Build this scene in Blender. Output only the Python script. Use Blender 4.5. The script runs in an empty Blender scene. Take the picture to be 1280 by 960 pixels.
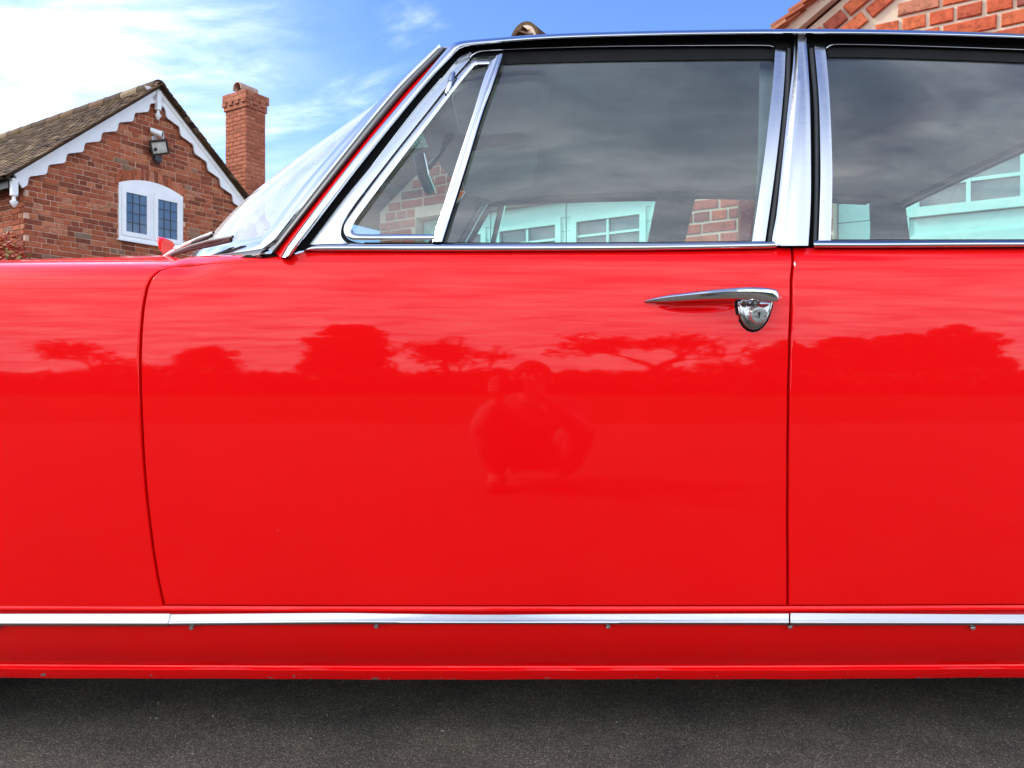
import bpy, bmesh, math, random
import numpy as np
from mathutils import Vector, Matrix

R = math.radians
random.seed(7)
scene = bpy.context.scene
C = scene.collection

# ------------------------------------------------------------------ camera, sky, sun, exposure
CAM_H = 0.70
F = 962.0
cam_data = bpy.data.cameras.new('camera')
cam_data.sensor_width = 36.0
cam_data.lens = 36.0 * F / 1280.0
cam_data.clip_start = 0.02
cam_data.clip_end = 2000
cam = bpy.data.objects.new('camera', cam_data)
cam.location = (0, 0, CAM_H)
cam.rotation_euler = (R(90), 0, 0)
C.objects.link(cam)
scene.camera = cam

SUN_EL, SUN_H = R(38), (-0.98, 0.10)
world = bpy.data.worlds.new('World')
scene.world = world
world.use_nodes = True
wn, wl = world.node_tree.nodes, world.node_tree.links
wn.clear()


def wnode(t, **kw):
    n = wn.new(t)
    for k, v in kw.items():
        setattr(n, k, v)
    return n


def wmath(op, a, b=None, c=None, clamp=False):
    n = wn.new('ShaderNodeMath')
    n.operation = op
    n.use_clamp = clamp
    for i, v in enumerate((a, b, c)):
        if v is None:
            continue
        if isinstance(v, (int, float)):
            n.inputs[i].default_value = v
        else:
            wl.new(v, n.inputs[i])
    return n.outputs[0]


out = wnode('ShaderNodeOutputWorld')
bg = wnode('ShaderNodeBackground')
wl.new(bg.outputs[0], out.inputs[0])
sky = wnode('ShaderNodeTexSky', sky_type='NISHITA', sun_disc=False)
sky.sun_elevation = SUN_EL
sky.sun_rotation = math.atan2(SUN_H[0], SUN_H[1])
sky.air_density = 1.0
sky.dust_density = 0.3
sky.ozone_density = 2.0
hs = wnode('ShaderNodeHueSaturation')
hs.inputs['Saturation'].default_value = 1.25
hs.inputs['Value'].default_value = 1.0
hs.inputs['Hue'].default_value = 0.518
wl.new(sky.outputs[0], hs.inputs['Color'])
tc = wnode('ShaderNodeTexCoord')
sep = wnode('ShaderNodeSeparateXYZ')
wl.new(tc.outputs['Generated'], sep.inputs[0])
dx, dy, dz = sep.outputs
den = wmath('ADD', wmath('MAXIMUM', dz, 0.0), 0.16)
comb = wnode('ShaderNodeCombineXYZ')
wl.new(wmath('DIVIDE', dx, den), comb.inputs[0])
wl.new(wmath('DIVIDE', dy, den), comb.inputs[1])
mapn = wnode('ShaderNodeMapping')
mapn.inputs['Location'].default_value = (3.1, 1.7, 0)
mapn.inputs['Rotation'].default_value = (0, 0, R(32))
mapn.inputs['Scale'].default_value = (0.9, 1.4, 1)
wl.new(comb.outputs[0], mapn.inputs[0])
n1 = wnode('ShaderNodeTexNoise')
n1.inputs['Scale'].default_value = 1.5
n1.inputs['Detail'].default_value = 9
n1.inputs['Roughness'].default_value = 0.62
n1.inputs['Distortion'].default_value = 0.6
wl.new(mapn.outputs[0], n1.inputs['Vector'])
# more cloud towards the sun (left) and near the horizon, thinning to the right of the view
bias = wmath('ADD', wmath('MULTIPLY', dx, -0.13), wmath('MULTIPLY', dy, -0.31))
bias = wmath('ADD', bias, 0.25)
bias = wmath('ADD', bias, wmath('MULTIPLY', dz, -0.31))
cover = wmath('ADD', n1.outputs['Fac'], bias)
ramp = wnode('ShaderNodeValToRGB')
ramp.color_ramp.elements[0].position = 0.37
ramp.color_ramp.elements[1].position = 0.80
ramp.color_ramp.interpolation = 'EASE'
wl.new(cover, ramp.inputs[0])
map2 = wnode('ShaderNodeMapping')
map2.inputs['Location'].default_value = (1.3, 4.1, 0)
map2.inputs['Rotation'].default_value = (0, 0, R(8))
map2.inputs['Scale'].default_value = (1.0, 2.0, 1)
wl.new(comb.outputs[0], map2.inputs[0])
n2 = wnode('ShaderNodeTexNoise')
n2.inputs['Scale'].default_value = 2.9
n2.inputs['Detail'].default_value = 6
n2.inputs['Roughness'].default_value = 0.62
n2.inputs['Distortion'].default_value = 0.5
wl.new(map2.outputs[0], n2.inputs['Vector'])
ramp2 = wnode('ShaderNodeValToRGB')
ramp2.color_ramp.elements[0].position = 0.34
ramp2.color_ramp.elements[0].color = (0.27, 0.34, 0.45, 1)
ramp2.color_ramp.elements[1].position = 0.64
ramp2.color_ramp.elements[1].color = (0.93, 0.97, 1.02, 1)
wl.new(n2.outputs['Fac'], ramp2.inputs[0])
SKY_STRENGTH = 0.092
CLOUD = 12.0
cloudc = wnode('ShaderNodeVectorMath', operation='SCALE')
cloudc.inputs['Scale'].default_value = CLOUD
wl.new(ramp2.outputs[0], cloudc.inputs[0])
mixc = wnode('ShaderNodeMix', data_type='RGBA')
# a thin bright veil of high cloud around the sun's side of the sky
veil = wmath('MULTIPLY', wmath('SUBTRACT', wmath('MULTIPLY', dx, -1.0), 0.16), 0.62, clamp=True)
mask = wmath('ADD', wmath('MULTIPLY', ramp.outputs[0], 0.88), veil, clamp=True)
wl.new(mask, mixc.inputs[0])
wl.new(hs.outputs[0], mixc.inputs[6])
wl.new(cloudc.outputs[0], mixc.inputs[7])
wl.new(mixc.outputs[2], bg.inputs[0])
bg.inputs[1].default_value = SKY_STRENGTH

sun_data = bpy.data.lights.new('sun', 'SUN')
sun_data.energy = 1.5
sun_data.angle = R(10.0)
sun_data.color = (1.0, 0.94, 0.85)
sun = bpy.data.objects.new('sun', sun_data)
ch = math.cos(SUN_EL)
hl = math.hypot(*SUN_H)
to_sun = Vector((SUN_H[0] / hl * ch, SUN_H[1] / hl * ch, math.sin(SUN_EL)))
sun.rotation_euler = to_sun.to_track_quat('Z', 'Y').to_euler()
sun.location = to_sun * 50
C.objects.link(sun)

vs = scene.view_settings
vs.view_transform = 'Standard'
vs.look = 'None'
vs.exposure = 1.74
vs.gamma = 1.0
scene.cycles.use_denoising = True
scene.cycles.max_bounces = 10
scene.cycles.transparent_max_bounces = 24
scene.cycles.glossy_bounces = 6
scene.cycles.caustics_reflective = False
scene.cycles.caustics_refractive = False


# ------------------------------------------------------------------ materials
class NT:
    def __init__(self, name):
        self.m = bpy.data.materials.new(name)
        self.m.use_nodes = True
        self.n = self.m.node_tree.nodes
        self.l = self.m.node_tree.links
        self.b = self.n['Principled BSDF']

    def node(self, t, ins=None, **kw):
        n = self.n.new(t)
        for k, v in kw.items():
            setattr(n, k, v)
        for k, v in (ins or {}).items():
            self.put(n.inputs[k], v)
        return n

    def put(self, sock, v):
        if hasattr(v, 'is_output'):
            self.l.new(v, sock)
        else:
            sock.default_value = v

    def set(self, **kw):
        for k, v in kw.items():
            self.put(self.b.inputs[k.replace('_', ' ')], v)

    def coord(self, which='Object'):
        return self.node('ShaderNodeTexCoord').outputs[which]

    def pos(self):
        return self.node('ShaderNodeNewGeometry').outputs['Position']

    def noise(self, scale, detail=4, rough=0.55, vec=None, dist=0.0):
        n = self.node('ShaderNodeTexNoise', {'Scale': scale, 'Detail': detail, 'Roughness': rough, 'Distortion': dist})
        if vec is not None:
            self.l.new(vec, n.inputs['Vector'])
        return n.outputs['Fac']

    def ramp(self, fac, stops, interp='LINEAR'):
        n = self.node('ShaderNodeValToRGB')
        cr = n.color_ramp
        cr.interpolation = interp
        while len(cr.elements) < len(stops):
            cr.elements.new(0.5)
        for e, (p, c) in zip(cr.elements, stops):
            e.position = p
            e.color = (c, c, c, 1) if isinstance(c, (int, float)) else (*c, 1)
        self.l.new(fac, n.inputs[0])
        return n.outputs[0]

    def mix(self, fac, a, b, mode='MIX'):
        n = self.node('ShaderNodeMix', data_type='RGBA', blend_type=mode)
        self.put(n.inputs[0], fac)
        for i, v in ((6, a), (7, b)):
            if isinstance(v, tuple) and len(v) == 3:
                v = (*v, 1)
            self.put(n.inputs[i], v)
        return n.outputs[2]

    def math(self, op, a, b=0.0, clamp=False):
        n = self.node('ShaderNodeMath', operation=op, use_clamp=clamp)
        self.put(n.inputs[0], a)
        self.put(n.inputs[1], b)
        return n.outputs[0]

    def bump(self, h, strength=0.3, dist=0.01):
        n = self.node('ShaderNodeBump', {'Strength': strength, 'Distance': dist, 'Height': h})
        self.l.new(n.outputs[0], self.b.inputs['Normal'])
        return n


def plain(name, col, rough=0.5, metal=0.0, spec=0.5, var=0.0, scale=20, coat=0.0):
    t = NT(name)
    t.set(Base_Color=(*col, 1), Roughness=rough, Metallic=metal, Specular_IOR_Level=spec, Coat_Weight=coat)
    if var:
        f = t.noise(scale, 5, vec=t.pos())
        lo = tuple(c * (1 - var) for c in col)
        hi = tuple(min(1, c * (1 + var)) for c in col)
        t.set(Base_Color=t.ramp(f, [(0.3, lo), (0.7, hi)]))
    return t.m


def paint_mat():
    t = NT('red_paint')
    p = t.pos()
    f = t.noise(3.0, 4, vec=p)
    red = t.ramp(f, [(0.3, (0.88, 0.0010, 0.0022)), (0.7, (0.92, 0.0013, 0.0028))])
    # a few stone chips, most of them along the lower lip of the sill
    sz = t.node('ShaderNodeSeparateXYZ')
    t.l.new(p, sz.inputs[0])
    low = t.ramp(sz.outputs[2], [(0.150, 0.13), (0.165, 0.0), (0.35, 0.02), (0.5, 0.0)])
    chip = t.ramp(t.math('ADD', t.noise(45, 3, 0.6, vec=p), low), [(0.775, 0.0), (0.785, 1.0)])
    t.set(Base_Color=t.mix(chip, red, (0.20, 0.17, 0.15)),
          Roughness=0.5, Specular_IOR_Level=0.04, Coat_Weight=0.74, Coat_Roughness=0.03, Coat_IOR=1.47)
    n = t.noise(6.0, 3, vec=p)
    b = t.node('ShaderNodeBump', {'Strength': 0.05, 'Distance': 0.004, 'Height': n})
    t.l.new(b.outputs[0], t.b.inputs['Coat Normal'])
    return t.m


def chrome_mat(name, col=(0.63, 0.64, 0.66), rough=0.10, streak=0.05):
    t = NT(name)
    p = t.pos()
    mp = t.node('ShaderNodeMapping')
    mp.inputs['Scale'].default_value = (30, 30, 90)
    t.l.new(p, mp.inputs[0])
    f = t.noise(2.0, 5, vec=mp.outputs[0])
    t.set(Base_Color=(*col, 1), Metallic=1.0, Roughness=t.ramp(f, [(0.3, max(0.02, rough - streak)), (0.7, rough + streak)]))
    return t.m


def glass_mat(name, tint=(0.72, 0.86, 0.83), ior=1.5, dirt_haze=0.0):
    t = NT(name)
    t.n.remove(t.b)
    o = t.n['Material Output']
    g = t.node('ShaderNodeNewGeometry')
    io = t.node('ShaderNodeMix', {0: g.outputs['Backfacing'], 2: ior, 3: 1.0 / ior}, data_type='FLOAT')
    fr = t.node('ShaderNodeFresnel', {'IOR': io.outputs[0]})
    tr = t.node('ShaderNodeBsdfTransparent', {'Color': (*tint, 1)})
    gl = t.node('ShaderNodeBsdfGlossy', {'Color': (1, 1, 1, 1), 'Roughness': 0.0})
    f2 = t.math('MULTIPLY', fr.outputs[0], 1.75, clamp=True)      # two faces of the pane
    mx = t.node('ShaderNodeMixShader', {0: f2, 1: tr.outputs[0], 2: gl.outputs[0]})
    last = mx.outputs[0]
    if dirt_haze:  # dust film that also paints in the milky haze of reflected sky
        df = t.node('ShaderNodeBsdfDiffuse', {'Color': (0.6, 0.6, 0.58, 1)})
        nf = t.ramp(t.noise(14, 6, vec=t.pos()), [(0.3, dirt_haze * .4), (0.8, dirt_haze)])
        m2 = t.node('ShaderNodeMixShader', {0: nf, 1: last, 2: df.outputs[0]})
        last = m2.outputs[0]
    t.l.new(last, o.inputs[0])
    return t.m


def brick_mat(name, stops, speck=(0.6, 0.5, 0.42), speck_at=0.70, scale=26):
    t = NT(name)
    oi = t.node('ShaderNodeObjectInfo').outputs['Random']
    ri = t.node('ShaderNodeNewGeometry').outputs['Random Per Island']
    r = t.math('FRACT', t.math('ADD', oi, ri))
    p = t.pos()
    base = t.ramp(r, stops)
    f = t.noise(scale, 6, 0.65, vec=p)
    c = t.mix(0.85, base, t.ramp(f, [(0.28, 0.35), (0.5, 1.0), (0.75, 1.35)]), 'MULTIPLY')
    pit = t.ramp(t.noise(scale * 2.2, 4, 0.6, vec=p), [(0.30, 0.35), (0.40, 1.0)])
    c = t.mix(0.8, c, pit, 'MULTIPLY')
    big = t.noise(1.1, 4, vec=p)
    c = t.mix(0.5, c, t.ramp(big, [(0.3, 0.7), (0.7, 1.2)]), 'MULTIPLY')
    s = t.ramp(t.noise(9.0, 5, 0.6, vec=p), [(speck_at, 0.0), (speck_at + 0.05, 1.0)])
    c = t.mix(s, c, speck)
    t.set(Base_Color=c, Roughness=0.9, Specular_IOR_Level=0.2)
    t.bump(t.noise(scale * 5, 6, 0.7, vec=p), 0.7, 0.004)
    return t.m


def mortar_mat(name, a, b):
    t = NT(name)
    p = t.pos()
    t.set(Base_Color=t.ramp(t.noise(6, 6, vec=p), [(0.3, a), (0.7, b)]), Roughness=0.95, Specular_IOR_Level=0.1)
    t.bump(t.noise(120, 5, 0.7, vec=p), 0.6, 0.004)
    return t.m


def asphalt_mat():
    t = NT('asphalt')
    p = t.pos()
    v = t.node('ShaderNodeTexVoronoi', {'Scale': 520.0, 'Randomness': 1.0})
    t.l.new(p, v.inputs['Vector'])
    sc = t.node('ShaderNodeSeparateColor')
    t.l.new(v.outputs['Color'], sc.inputs[0])
    stone = t.ramp(sc.outputs[0], [(0.0, (0.065, 0.059, 0.049)), (0.55, (0.125, 0.112, 0.094)), (0.88, (0.19, 0.17, 0.14)), (1.0, (0.42, 0.38, 0.32))])
    patch = t.ramp(t.noise(4.5, 8, 0.7, vec=p), [(0.3, (0.66, 0.66, 0.68)), (0.5, (1.0, .98, .95)), (0.72, (1.35, 1.27, 1.15))])
    c = t.mix(1.0, stone, patch, 'MULTIPLY')
    t.set(Base_Color=c, Roughness=0.9, Specular_IOR_Level=0.1)
    h = t.math('ADD', t.math('MULTIPLY', v.outputs['Distance'], -1.0), t.noise(60, 5, vec=p))
    t.bump(h, 0.8, 0.004)
    return t.m


def tile_mat(name, stops):
    t = NT(name)
    oi = t.node('ShaderNodeObjectInfo').outputs['Random']
    ri = t.node('ShaderNodeNewGeometry').outputs['Random Per Island']
    r = t.math('FRACT', t.math('ADD', oi, ri))
    p = t.pos()
    c = t.ramp(r, stops)
    moss = t.ramp(t.noise(2.2, 6, 0.65, vec=p), [(0.52, 0.0), (0.70, 0.7)])
    c = t.mix(moss, c, (0.17, 0.12, 0.035))
    c = t.mix(0.6, c, t.ramp(t.noise(40, 5, vec=p), [(0.3, 0.55), (0.7, 1.3)]), 'MULTIPLY')
    t.set(Base_Color=c, Roughness=0.9, Specular_IOR_Level=0.2)
    t.bump(t.noise(90, 5, vec=p), 0.5, 0.004)
    return t.m


def leaf_mat(name, a, b, c3):
    t = NT(name)
    ri = t.node('ShaderNodeNewGeometry').outputs['Random Per Island']
    t.set(Base_Color=t.ramp(ri, [(0.0, a), (0.6, b), (1.0, c3)]), Roughness=0.55, Specular_IOR_Level=0.3)
    return t.m


M = {}
M['paint'] = paint_mat()
M['chrome'] = chrome_mat('polished_chrome', rough=0.07, streak=0.03)
M['brushed'] = chrome_mat('brushed_steel', (0.55, 0.57, 0.61), rough=0.22, streak=0.03)
M['rubber'] = plain('black_rubber', (0.007, 0.007, 0.0075), 0.7, spec=0.2, var=0.3)
M['greyrubber'] = plain('grey_rubber', (0.035, 0.035, 0.035), 0.5, var=0.25)
M['dark'] = plain('dark_cavity', (0.012, 0.010, 0.010), 0.9, spec=0.1)
M['glass'] = glass_mat('tinted_window_glass', (0.75, 0.90, 0.885), dirt_haze=0.06)
M['screen'] = glass_mat('windscreen_glass', (0.86, 0.92, 0.91), dirt_haze=0.45)
M['liner'] = plain('grey_headlining', (0.62, 0.62, 0.60), 0.95, spec=0.1, var=0.15, scale=6)
M['trimcloth'] = plain('grey_trim', (0.28, 0.28, 0.28), 0.8, var=0.15)
M['seat'] = plain('pale_grey_cloth', (0.42, 0.41, 0.39), 0.5, var=0.2)
M['tyre'] = plain('tyre_rubber', (0.02, 0.02, 0.02), 0.8, var=0.2)
M['under'] = plain('underseal', (0.015, 0.014, 0.013), 0.9, spec=0.1, var=0.3)
M['brick_h'] = brick_mat('old_red_brick', [(0.0, (0.19, 0.055, 0.032)), (0.35, (0.32, 0.085, 0.042)), (0.75, (0.39, 0.108, 0.050)), (0.93, (0.45, 0.17, 0.09)), (1.0, (0.20, 0.14, 0.10))])
M['mortar_h'] = mortar_mat('pink_mortar', (0.50, 0.31, 0.225), (0.66, 0.43, 0.32))
M['brick_c'] = brick_mat('chimney_brick', [(0.0, (0.30, 0.09, 0.05)), (0.5, (0.37, 0.115, 0.062)), (1.0, (0.43, 0.15, 0.085))], speck_at=0.74)
M['mortar_c'] = mortar_mat('chimney_mortar', (0.30, 0.13, 0.09), (0.42, 0.21, 0.15))
M['brick_g'] = brick_mat('orange_brick', [(0.0, (0.25, 0.08, 0.06)), (0.15, (0.38, 0.085, 0.045)), (0.6, (0.47, 0.10, 0.045)), (0.92, (0.52, 0.14, 0.06)), (1.0, (0.28, 0.19, 0.14))], speck=(0.7, 0.5, 0.36), speck_at=0.72, scale=40)
M['mortar_g'] = mortar_mat('cream_mortar', (0.50, 0.40, 0.30), (0.66, 0.55, 0.43))
M['white'] = plain('white_gloss_paint', (0.78, 0.79, 0.80), 0.35, var=0.05, scale=5)
M['mint'] = plain('mint_paint', (0.42, 0.74, 0.66), 0.5, var=0.05, scale=3)
M['blackplastic'] = plain('black_plastic', (0.02, 0.02, 0.022), 0.45)
M['tile'] = tile_mat('weathered_roof_tile', [(0.0, (0.048, 0.030, 0.020)), (0.5, (0.085, 0.050, 0.030)), (0.9, (0.14, 0.078, 0.042)), (1.0, (0.24, 0.17, 0.11))])
M['tile_o'] = tile_mat('orange_roof_tile', [(0.0, (0.30, 0.09, 0.05)), (0.5, (0.42, 0.14, 0.07)), (1.0, (0.5, 0.24, 0.14))])
M['asphalt'] = asphalt_mat()
M['clay'] = plain('terracotta', (0.40, 0.24, 0.16), 0.9, var=0.25, scale=12)
M['lead'] = plain('lead_strip', (0.05, 0.055, 0.06), 0.6)
tp = NT('leaded_pane_glass')
tp.set(Base_Color=tp.ramp(tp.noise(1.7, 4, vec=tp.pos()), [(0.45, (0.03, 0.085, 0.17)), (0.7, (0.08, 0.15, 0.25))]), Roughness=0.04, IOR=1.6)  # the blue of the reflected sky is put into the pane colour
M['pane'] = tp.m
M['doorglass'] = plain('garage_pane_glass', (0.10, 0.13, 0.13), 0.12, spec=0.8, var=0.5, scale=5)
M['bark'] = plain('bark', (0.06, 0.05, 0.04), 0.95, var=0.3, scale=10)
M['leaf_dark'] = leaf_mat('evergreen_leaf', (0.018, 0.035, 0.014), (0.035, 0.06, 0.022), (0.06, 0.085, 0.03))
M['leaf_red'] = leaf_mat('red_leaf', (0.30, 0.03, 0.02), (0.48, 0.07, 0.04), (0.20, 0.22, 0.06))
M['grass'] = plain('grass_ground', (0.03, 0.045, 0.014), 0.95, spec=0.1, var=0.35, scale=1.5)


# ------------------------------------------------------------------ object helpers
def link(o, parent=None):
    C.objects.link(o)
    if parent is not None:
        o.parent = parent
        if parent.type == 'EMPTY':
            o.matrix_parent_inverse = Matrix.Translation(-parent.location)
    return o


def thing(name, label, cat, loc=(0, 0, 0), group=None):
    o = bpy.data.objects.new(name, None)
    o.location = loc
    o.empty_display_size = 0.2
    C.objects.link(o)
    o['label'] = label
    o['category'] = cat
    if group:
        o['group'] = group
    return o


def tag(o, label=None, cat=None, group=None, kind=None):
    for k, v in (('label', label), ('category', cat), ('group', group), ('kind', kind)):
        if v:
            o[k] = v
    return o


def mesh(name, verts, faces, mat, parent=None, smooth=False):
    me = bpy.data.meshes.new(name)
    me.from_pydata([tuple(v) for v in verts], [], faces)
    me.materials.append(mat)
    if smooth:
        me.polygons.foreach_set('use_smooth', [True] * len(me.polygons))
    me.update()
    o = bpy.data.objects.new(name, me)
    return link(o, parent)


class MB:
    """collects shapes into one mesh"""
    def __init__(self):
        self.v, self.f = [], []

    def add(self, vs, fs):
        b = len(self.v)
        self.v += [tuple(v) for v in vs]
        self.f += [tuple(i + b for i in f) for f in fs]

    def grid(self, rows, close=False):
        b = len(self.v)
        n = len(rows[0])
        for r in rows:
            self.v += [tuple(p) for p in r]
        for i in range(len(rows) - 1):
            for j in range(n - 1 + (1 if close else 0)):
                k = (j + 1) % n
                self.f.append((b + i * n + j, b + i * n + k, b + (i + 1) * n + k, b + (i + 1) * n + j))

    def box(self, c, ax, ay, az):
        """centre and three half-axis vectors"""
        c, ax, ay, az = Vector(c), Vector(ax), Vector(ay), Vector(az)
        vs = [c + sx * ax + sy * ay + sz * az for sz in (-1, 1) for sy in (-1, 1) for sx in (-1, 1)]
        self.add(vs, [(0, 2, 3, 1), (4, 5, 7, 6), (0, 1, 5, 4), (2, 6, 7, 3), (0, 4, 6, 2), (1, 3, 7, 5)])

    def tube(self, pts, rad, n=10, cap=True, flat=1.0):
        pts = [Vector(p) for p in pts]
        rows = []
        for i, p in enumerate(pts):
            a = pts[max(0, i - 1)]
            b = pts[min(len(pts) - 1, i + 1)]
            d = (b - a).normalized()
            up = Vector((0, 0, 1)) if abs(d.z) < 0.95 else Vector((0, 1, 0))
            u = d.cross(up).normalized()
            w = u.cross(d)
            r = rad[i] if isinstance(rad, (list, tuple)) else rad
            rows.append([p + (u * math.cos(2 * math.pi * k / n) * flat + w * math.sin(2 * math.pi * k / n)) * r for k in range(n)])
        b = len(self.v)
        self.grid(rows, close=True)
        if cap:
            self.f.append(tuple(b + k for k in range(n))[::-1])
            self.f.append(tuple(b + (len(rows) - 1) * n + k for k in range(n)))

    def lathe(self, prof, centre, axis, ref, n=32):
        """prof: (radius, height along axis)"""
        c, a, r = Vector(centre), Vector(axis).normalized(), Vector(ref).normalized()
        q = a.cross(r)
        rows = [[c + a * h + (r * math.cos(2 * math.pi * k / n) + q * math.sin(2 * math.pi * k / n)) * rr for k in range(n)] for rr, h in prof]
        self.grid(rows, close=True)

    def prism(self, poly, o, u, w, n, d):
        """2D polygon (a,b) -> o + a*u + b*w, extruded along n by d"""
        o, u, w, n = Vector(o), Vector(u), Vector(w), Vector(n)
        k = len(poly)
        front = [o + u * a + w * b + n * d for a, b in poly]
        back = [o + u * a + w * b for a, b in poly]
        fs = [tuple(range(k)), tuple(range(2 * k - 1, k - 1, -1))]
        fs += [(i, i + k, (i + 1) % k + k, (i + 1) % k) for i in range(k)]
        self.add(front + back, fs)

    def build(self, name, mat, parent=None, smooth=False, fix=True):
        o = mesh(name, self.v, self.f, mat, parent, smooth)
        if fix:
            bm = bmesh.new()
            bm.from_mesh(o.data)
            bmesh.ops.recalc_face_normals(bm, faces=bm.faces)
            if smooth:
                for e in bm.edges:
                    if len(e.link_faces) == 2 and e.calc_face_angle(0) > R(40):
                        e.smooth = False
            bm.to_mesh(o.data)
            bm.free()
        return o


def PX(px, py, Y):
    return Vector(((px - 640) * Y / F, Y, CAM_H + (480 - py) * Y / F))


def catmull(pts, n):
    """smooth resample of a 2D polyline by arc length"""
    P = np.array(pts, float)
    if len(P) == 2:
        return [tuple(P[0] + (P[1] - P[0]) * t) for t in np.linspace(0, 1, n)]
    d = np.r_[0, np.cumsum(np.hypot(*np.diff(P, axis=0).T))]
    # monotone cubic-ish: Hermite with finite-difference tangents (centripetal by chord length)
    m = np.zeros_like(P)
    for i in range(len(P)):
        a, b = max(0, i - 1), min(len(P) - 1, i + 1)
        m[i] = (P[b] - P[a]) / (d[b] - d[a])
    res = []
    for s in np.linspace(0, d[-1], n):
        i = min(len(P) - 2, max(0, int(np.searchsorted(d, s, side='right') - 1)))
        h = d[i + 1] - d[i]
        t = (s - d[i]) / h
        res.append(tuple((2 * t**3 - 3 * t**2 + 1) * P[i] + (t**3 - 2 * t**2 + t) * h * m[i] + (-2 * t**3 + 3 * t**2) * P[i + 1] + (t**3 - t**2) * h * m[i + 1]))
    return res


# ------------------------------------------------------------------ ground
g = mesh('ground', [(-300, -300, 0), (300, -300, 0), (300, 300, 0), (-300, 300, 0)], [(0, 1, 2, 3)], M['grass'])
tag(g, kind='structure')
g = mesh('driveway', [(-14, -4.6, 0.004), (14, -4.6, 0.004), (14, 26, 0.004), (-14, 26, 0.004)], [(0, 1, 2, 3)], M['asphalt'])
tag(g, kind='structure')

rg = random.Random(21)
grit = MB()
for k in range(260):
    x, y, r_ = rg.uniform(-1.6, 1.6), rg.uniform(1.15, 2.1), rg.choice((.0012, .0015, .002, .003)) * rg.uniform(.7, 1.3)
    c = Vector((x, y, .004 + r_ * .4))
    vs_ = [c + Vector((rg.uniform(.6, 1.2) * r_ * a, rg.uniform(.6, 1.2) * r_ * b, rg.uniform(.4, .8) * r_ * d)) for a, b, d in ((1, 0, 0), (-1, 0, 0), (0, 1, 0), (0, -1, 0), (0, 0, 1), (0, 0, -1))]
    grit.add(vs_, [(0, 2, 4), (2, 1, 4), (1, 3, 4), (3, 0, 4), (2, 0, 5), (1, 2, 5), (3, 1, 5), (0, 3, 5)])
for k in range(5):                                   # bits of dry straw blown under the car
    x, y, a_, l_ = rg.uniform(-1.0, 1.0), rg.uniform(1.40, 1.66), rg.uniform(0, 3.14), rg.uniform(.006, .016)
    d_ = Vector((math.cos(a_), math.sin(a_), rg.uniform(-.1, .1))) * l_
    grit.tube([Vector((x, y, .0055)) - d_, Vector((x, y, .0062)), Vector((x, y, .0058)) + d_ * .9], .0006, 4)
tag(grit.build('grit', plain('pale_grit', (0.34, 0.31, 0.26), 0.9, var=.4, scale=200)), kind='stuff')

# ------------------------------------------------------------------ brickwork
BL, BH, BD, JT = 0.215, 0.065, 0.06, 0.010


def brick_mesh(name, L, H, seed, mat, D=BD):
    rnd = random.Random(seed)
    j = lambda s: rnd.uniform(-s, s)
    vs = []
    for (y, inset) in ((D, 0.0), (0.004, 0.0), (0.0, 0.004)):
        for (sx, sz) in ((-1, -1), (1, -1), (1, 1), (-1, 1)):
            vs.append((sx * (L / 2 - inset) + j(0.002), y + j(0.001) if y < 0.01 else y, sz * (H / 2 - inset) + j(0.002)))
    fs = []
    for k in range(2):
        for i in range(4):
            a, b = k * 4 + i, k * 4 + (i + 1) % 4
            fs.append((a, b, b + 4, a + 4))
    fs.append((8, 9, 10, 11))
    me = bpy.data.meshes.new(name)
    me.from_pydata(vs, [], fs)
    me.materials.append(mat)
    return me


BM = {}


def brick_set(key, mat):
    k_ = 0.006 if key == 'g' else 0.0
    BM[key] = dict(s=[brick_mesh('brick', BL - k_, BH - k_, 10 + i, mat) for i in range(5)],
                   h=[brick_mesh('brick', 0.1025 - k_, BH - k_, 50 + i, mat) for i in range(4)],
                   v=[brick_mesh('brick', BH, BL, 80 + i, mat) for i in range(3)])


brick_set('h', M['brick_h'])
brick_set('c', M['brick_c'])
brick_set('g', M['brick_g'])


class Bricks:
    """bricks on one wall plane: singles become child objects, the rest one joined part"""
    def __init__(self, key, O, u, parent, seed=1, proud=0.008, name='brick'):
        self.key, self.O, self.u = key, Vector(O), Vector((u[0], u[1], 0)).normalized()
        self.y = Vector((0, 0, 1)).cross(self.u)           # into the wall
        self.parent, self.rnd, self.proud, self.name = parent, random.Random(seed), proud, name
        self.mb = MB()
        self.count = 0

    def put(self, a, z, kind='s', single=True, rot=0.0, proud=None, sx=1.0):
        r = self.rnd
        me = r.choice(BM[self.key][kind])
        pr = (self.proud if proud is None else proud) + r.uniform(-0.002, 0.0025)
        pos = self.O + self.u * (a + r.uniform(-.002, .002)) + Vector((0, 0, z + r.uniform(-.0015, .0015))) - self.y * pr
        m = Matrix((self.u, self.y, Vector((0, 0, 1)))).transposed().to_4x4()
        m = Matrix.Translation(pos) @ m @ Matrix.Rotation(-rot + r.uniform(-.008, .008), 4, 'Y') @ Matrix.Diagonal((sx, 1, 1, 1))
        if single:
            o = bpy.data.objects.new(self.name, me)
            C.objects.link(o)
            o.parent = self.parent
            o.matrix_local = m
            self.count += 1
        else:
            self.mb.add([m @ v.co for v in me.vertices], [tuple(p.vertices) for p in me.polygons])

    def done(self, mat):
        if self.mb.v:
            o = self.mb.build('brickwork', mat, self.parent, fix=False)
            o['kind'] = 'stuff'


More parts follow.
